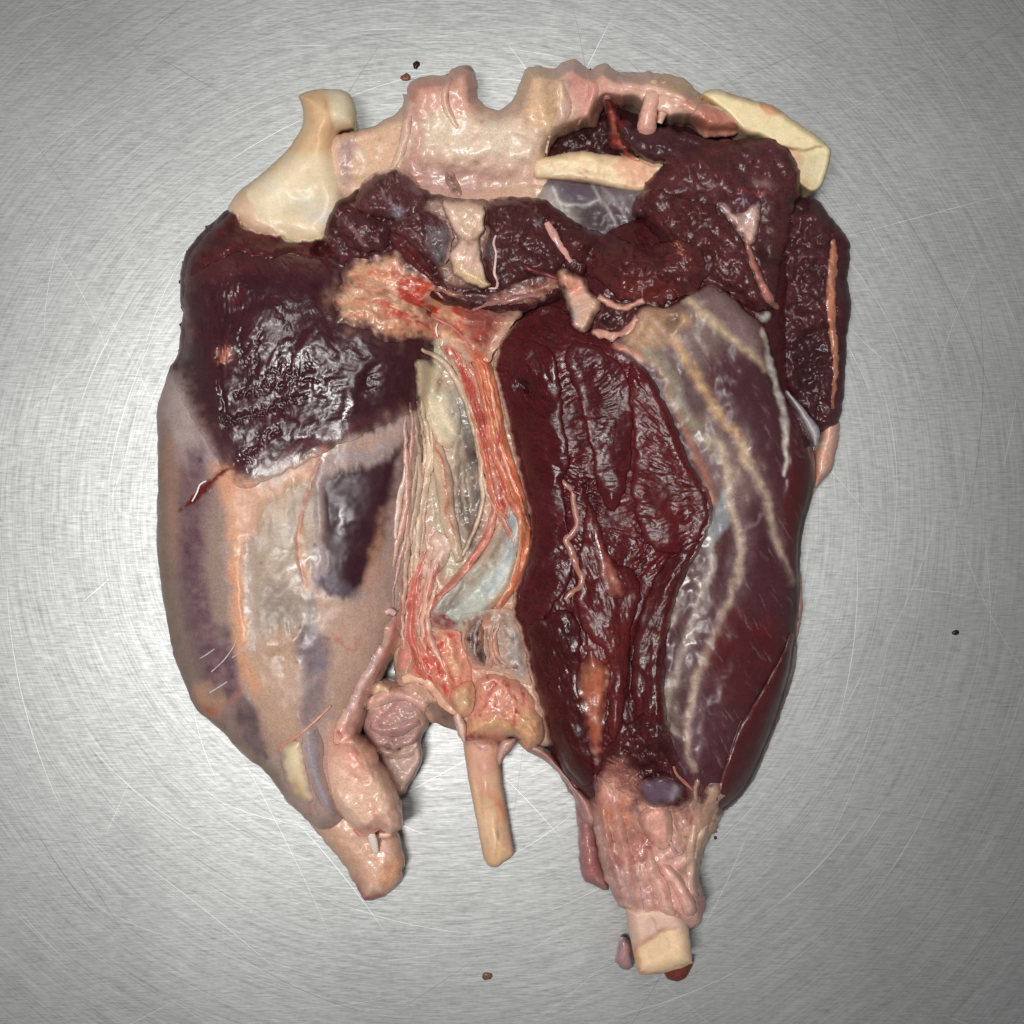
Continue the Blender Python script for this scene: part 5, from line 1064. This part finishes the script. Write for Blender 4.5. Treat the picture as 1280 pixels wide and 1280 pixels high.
# red strip, knob and sawn plate on the upper right of the pelvis
part('red_sinew', [(754, 122), (764, 120), (772, 132), (776, 150), (780, 172), (790, 190), (800, 200), (784, 200), (772, 190), (760, 182), (758, 160), (756, 140)], 16, 3, 9, conf=True, kb=6, mat='glossy', col=(150, 62, 58), lump=[(4, 14)], paint=[('s', [(764, 130), (768, 160), (774, 185)], 6, 5, (206, 120, 104), 0.8, 5, 3), ('b', 773, 172, 7, 5, 0, (150, 60, 40), 0.6, -2)])
part('sawn_plate', [(878, 118), (886, 113), (898, 112), (920, 119), (945, 126), (967, 132), (985, 145), (1010, 162), (1036, 182), (1038, 196), (1034, 215), (1026, 234), (1014, 240), (1002, 233), (992, 220), (984, 204), (968, 184), (950, 172), (930, 168), (918, 156), (900, 138), (884, 126)],
     66, 50, 8, base=22, mat='bone', col=(232, 212, 168), jag=0.5, lump=[(1.2, 30)], power=0.7, zplane=(0, -0.015, -0.05), var=0.06,
     paint=[('p', [(974, 184), (984, 182), (1000, 186), (1036, 184), (1038, 200), (1026, 236), (1012, 240), (996, 226), (986, 206)], (206, 194, 152), 0.95, 5, -7), ('p', [(974, 180), (996, 184), (1006, 200), (998, 216), (990, 212)], (208, 150, 126), 0.8, 8, 0), ('b', 1000, 226, 12, 8, 30, (176, 96, 66), 0.7, 0), ('b', 1016, 212, 12, 12, 0, (222, 204, 180), 0.6, 0),
            ('s', [(908, 116), (930, 121), (950, 128)], 5, 4, (190, 110, 96), 0.8, 4, 0), ('p', [(948, 126), (968, 132), (976, 142), (962, 144), (950, 136)], (214, 140, 104), 0.9, 5, 0), ('n', 14, 5, 30, (238, 222, 184), 0.1, 0.7, 0.5, 0), ('n', 3, 3, 0, (206, 168, 128), 0.3, 0.9, 0.5, -0.4), ('n', 26, 2.5, 32, (222, 196, 150), 0.2, 0.8, 0.4, 0), ('b', 930, 165, 10, 5, 30, (176, 90, 74), 0.6, 0)])
tube('bone_knob', [(818, 100, 5, 98), (816, 116, 8, 108), (812, 136, 10, 110), (809, 154, 11.5, 106), (808, 168, 11, 98), (808, 178, 7, 88)], (226, 182, 158), 'fat', absz=True, sides=16, col2=(214, 152, 142), wob=0.12)
tube('bone_knob', [(829, 102, 4, 98), (831, 118, 6, 106), (829, 138, 6, 104), (824, 154, 4, 98)], (222, 176, 152), 'fat', absz=True, sides=12, wob=0.15)
part('rib_stub', [(866, 140), (876, 130), (890, 130), (905, 138), (920, 150), (924, 164), (918, 170), (900, 172), (880, 172), (868, 164), (862, 152)], 18, 6, 13, conf=True, kb=6, puff=True, blend=4, mat='fat', col=(200, 134, 114), lump=[(4, 14)], jag=1.4, paint=[('b', 885, 150, 10, 8, 0, (160, 68, 50), 0.7, -3), ('b', 872, 140, 8, 8, 0, (226, 176, 158), 0.7, 1), ('b', 910, 160, 8, 8, 0, (206, 130, 110), 0.5, 0)])

# ------------------------------------------------------------------ right hock
part('fascia_strip', [(644, 924), (664, 928), (684, 936), (700, 958), (724, 986), (742, 1004), (752, 1030), (730, 1030), (720, 1000), (704, 974), (682, 952), (660, 940)], 56, 26, 12, base=6, mat='fat', col=(178, 130, 124), lump=[(3, 14)], jag=1.2, paint=[('b', 668, 932, 12, 6, 20, (222, 196, 186), 0.8, 1), ('s', [(690, 952), (716, 985)], 6, 5, (206, 170, 166), 0.6, 6, 1)])
part('hock_joint', [(738, 985), (758, 962), (790, 975), (830, 985), (870, 1004), (905, 1000), (908, 996), (905, 1012), (890, 1044), (877, 1070), (875, 1097), (880, 1122), (881, 1139), (874, 1152), (860, 1162), (840, 1165), (815, 1160), (795, 1155), (781, 1138), (768, 1126), (762, 1110), (752, 1085), (744, 1050), (738, 1015)],
     84, 42, 40, base=8, blend=14, mat='fat', col=(206, 160, 146), lump=[(10, 34), (5, 15)], jag=1.8, rag=[(2, 16)], var=0.18, fib=(75, 26, 2.4, 0.5, 40), gtone=0.1, feather=5,
     paint=[('p', [(740, 980), (770, 950), (800, 985), (800, 1020), (770, 1040), (745, 1020)], (190, 112, 80), 0.8, 22, 0), ('s', [(756, 958), (764, 975), (770, 995)], 16, 12, (176, 104, 92), 0.6, 12, 0), ('b', 784, 1022, 8, 8, 0, (220, 150, 110), 0.7, 0), ('p', [(846, 1005), (905, 998), (890, 1044), (876, 1075), (872, 1105), (856, 1080), (846, 1040)], (176, 142, 116), 0.85, 14, 0), ('s', [(900, 1010), (884, 1045), (874, 1080)], 6, 5, (214, 186, 164), 0.7, 5, 2),
            ('p', [(765, 1040), (800, 1035), (815, 1060), (790, 1085), (765, 1075)], (156, 88, 78), 0.7, 16, -6), ('p', [(795, 1075), (830, 1075), (860, 1120), (850, 1155), (815, 1130)], (206, 150, 136), 0.6, 18, 0), ('p', [(765, 1090), (800, 1080), (815, 1130), (800, 1150), (775, 1125)], (206, 164, 156), 0.7, 14, 3),
            ('s', [(806, 1060), (804, 1090), (815, 1120), (826, 1140), (830, 1158)], 3, 3, (170, 110, 104), 0.6, 4, -2), ('b', 768, 1118, 8, 8, 0, (150, 66, 70), 0.7, 0), ('n', 14, 6, 60, (232, 200, 186), 0.25, 0.8, 0.6, 1.5), ('n', 8, 8, 0, (160, 92, 88), 0.3, 0.8, 0.6, -1), ('b', 756, 1086, 8, 10, 0, (110, 70, 70), 0.6, -4), ('b', 876, 1128, 7, 10, 0, (120, 88, 92), 0.7, 0)])
for pts, c in (([(770, 955, 3), (772, 990, 6), (772, 1025, 8), (780, 1065, 9), (790, 1105, 8), (800, 1140, 6)], (198, 146, 134)), ([(872, 972, 3), (868, 1012, 6), (866, 1050, 8), (866, 1085, 8), (868, 1120, 6)], (206, 168, 148)), ([(808, 1058, 5), (816, 1085, 8), (828, 1115, 9), (838, 1148, 7)], (212, 164, 150)),
               ([(742, 968, 3), (750, 1000, 5), (756, 1040, 6), (766, 1080, 6), (776, 1110, 4)], (176, 116, 112)), ([(902, 978, 2), (892, 1010, 4), (880, 1040, 5), (872, 1075, 5)], (222, 192, 170))):
    band('tendon_band', pts, 6, c, puff=False, blend=8, jag=1.4, lump=[(1.5, 8)])
part('fascia_patch', [(744, 985), (756, 955), (772, 945), (792, 958), (804, 985), (800, 1012), (776, 1020), (752, 1010)], 6, 1, 18, conf=True, mat='fat', col=(196, 138, 122), blend=14, jag=2.5, lump=[(3, 12)], fib=(70, 22, 2.4, 0.6, 30), paint=[('n', 14, 3, 70, (224, 184, 168), 0.1, 0.6, 0.7, 1), ('b', 776, 1008, 14, 10, 0, (196, 124, 86), 0.7, 0)])
part('fascia_patch', [(790, 1004), (812, 992), (840, 1000), (862, 992), (882, 1004), (884, 1030), (862, 1046), (830, 1050), (800, 1040), (784, 1022)], 6, 1, 18, conf=True, kb=6, mat='fat', col=(186, 138, 126), blend=14, jag=3, lump=[(3, 12)], fib=(85, 22, 2.4, 0.6, 30), paint=[('n', 14, 3, 85, (222, 186, 168), 0.1, 0.6, 0.7, 1), ('n', 10, 4, 80, (140, 80, 76), 0.1, 0.6, 0.6, 0)])
part('fascia_patch', [(874, 1000), (888, 978), (912, 984), (922, 992), (906, 1014), (894, 1042), (876, 1044), (866, 1022)], 5, 0.6, 16, conf=True, kb=6, mat='fat', col=(180, 142, 122), blend=12, jag=2, lump=[(2, 10)], fib=(110, 22, 2.4, 0.6, 20), paint=[('n', 14, 3, 105, (218, 190, 166), 0.1, 0.6, 0.7, 1)])
part('hock_flange', [(700, 966), (716, 968), (736, 990), (744, 1020), (748, 1050), (754, 1080), (763, 1108), (756, 1113), (741, 1107), (728, 1095), (722, 1052), (722, 1028), (716, 998)], 42, 16, 14, base=4, mat='fat', col=(160, 108, 108), lump=[(4, 18), (2, 7)], jag=1.4, paint=[('b', 738, 1080, 8, 14, 0, (176, 104, 104), 0.7, 1), ('n', 10, 5, 70, (200, 160, 158), 0.25, 0.8, 0.6, 1), ('s', [(742, 1010), (750, 1060), (760, 1100)], 6, 6, (100, 60, 60), 0.7, 6, -4)])
part('shank_bone', [(782, 1136), (800, 1128), (826, 1128), (850, 1136), (860, 1152), (863, 1179), (866, 1204), (850, 1211), (831, 1216), (815, 1218), (799, 1219), (795, 1205), (791, 1190), (786, 1165)], 68, 50, 16, base=20, mat='bone', col=(228, 194, 158), jag=0.4, smooth=False,
     lump=[(2, 30)], power=0.7, paint=[('p', [(780, 1125), (862, 1125), (862, 1165), (840, 1160), (815, 1170), (795, 1185), (788, 1175)], (214, 176, 164), 0.9, 8, 3), ('s', [(790, 1190), (806, 1174), (830, 1160)], 6, 5, (196, 134, 110), 0.7, 6, 0), ('s', [(794, 1190), (798, 1216)], 5, 5, (206, 136, 104), 0.7, 5, 0), ('s', [(799, 1217), (830, 1214), (864, 1204)], 3, 3, (190, 120, 90), 0.7, 3, 0), ('s', [(834, 1168), (836, 1190)], 2, 2, (210, 170, 134), 0.8, 3, 0), ('s', [(814, 1150), (828, 1166), (848, 1158)], 3, 2, (176, 128, 112), 0.6, 3, -1)])
part('marrow', [(826, 1200), (864, 1196), (866, 1206), (858, 1222), (846, 1226), (832, 1220)], 24, 12, 8, base=4, mat='muscle', col=(112, 52, 44))
part('tissue_blob', [(775, 1172), (784, 1174), (790, 1184), (791, 1208), (778, 1211), (770, 1202), (772, 1186)], 30, 10, 10, base=2, mat='fat', col=(164, 126, 128), lump=[(2, 9)])
part('hock_tendon', [(826, 1082), (838, 1082), (852, 1096), (860, 1110), (868, 1124), (872, 1136), (866, 1145), (856, 1143), (849, 1126), (840, 1110), (832, 1098)], 9, 3, 7, conf=True, mat='fat', col=(222, 176, 158), fib=(52, 24, 3, 0.8), lump=[(1.5, 10)], paint=[('b', 850, 1140, 5, 4, 0, (110, 60, 50), 0.8, -1), ('b', 868, 1140, 6, 4, 40, (190, 120, 96), 0.8, 0)])
part('fat_lump', [(798, 1022), (808, 1010), (824, 1006), (838, 1014), (841, 1036), (838, 1056), (828, 1062), (814, 1054), (804, 1038)], 14, 4, 12, conf=True, mat='fat', col=(214, 158, 140), lump=[(3, 12)], fib=(100, 20, 3, 0.6))
part('torn_muscle', [(752, 962), (762, 930), (782, 905), (812, 893), (834, 905), (842, 940), (856, 975), (868, 1000), (850, 1012), (820, 1012), (794, 1000), (770, 988)], 9, 3, 16, conf=True, kb=4, mat='muscle', col=(66, 24, 28), lump=[(4, 18)], rag=[(4, 12), (2, 6)], jag=3.8, fib=(30, 18, 2, 1.0, 60), var=0.25, paint=[('p', [(755, 960), (780, 950), (800, 985), (795, 1005), (760, 990)], (170, 110, 98), 0.8, 18, 0), ('n', 12, 3, 10, (140, 112, 110), 0.35, 0.8, 0.6, 1)])
part('gland', [(798, 978), (812, 971), (832, 970), (850, 978), (858, 990), (846, 1004), (826, 1010), (808, 1006), (797, 994)], 8, 2, 16, conf=True, blend=10, jag=2, mat='skin', col=(106, 84, 98), lump=[(2, 12)], paint=[('s', [(846, 976), (842, 990), (838, 1004)], 8, 6, (176, 162, 166), 0.6, 8, 1), ('s', [(800, 975), (825, 968), (850, 974)], 4, 3, (130, 70, 66), 0.7, 4, 0)])
tube('torn_strand', [(842, 958, 1.5), (846, 968, 2), (856, 978, 2.2), (866, 988, 1.5)], (170, 110, 96), 'fat', up=2)
tube('torn_strand', [(838, 1052, 1.6), (842, 1062, 2), (848, 1068, 1.8), (854, 1064, 1.4)], (190, 150, 140), 'fat', up=2)

# ------------------------------------------------------------------ crumbs on the steel
def speck(name, x, y, r, z, rgb, label, cat, n=1, mat='muscle', stretch=1.0):
    rs = random.Random(int(x * 7 + y))
    pts = []
    for k in range(9):
        a = 2 * math.pi * k / 9
        q = r * rs.uniform(0.75, 1.25)
        pts.append((x + q * stretch * math.cos(a), y + q * math.sin(a)))
    o = part(name, pts, z, z * 0.3, r * 0.9, base=0.1, mat=mat, col=rgb, jag=0.4, tuck=0.5, parent=None)
    o['label'] = label; o['category'] = cat
    return o


speck('meat_crumb', 520, 81, 4.5, 4, (52, 24, 26), 'round dark meat crumb on the steel above the pelvis bone', 'meat crumb')
speck('meat_crumb', 507, 96, 4.2, 2.5, (120, 76, 60), 'pale brown flat scrap of meat left of the pelvis edge, below the dark crumb', 'meat crumb', stretch=1.5)
speck('meat_crumb', 1194, 791, 3.8, 3, (34, 30, 30), 'lone black crumb on the bare steel right of the meat', 'meat crumb', stretch=1.25)
speck('meat_crumb', 609, 1220, 5, 4, (120, 84, 74), 'brownish crumb on the steel below the tail bone', 'meat crumb', stretch=1.2)
speck('meat_crumb', 894, 1047, 2.2, 2, (40, 34, 34), 'tiny dark speck beside the right shank joint', 'meat crumb')
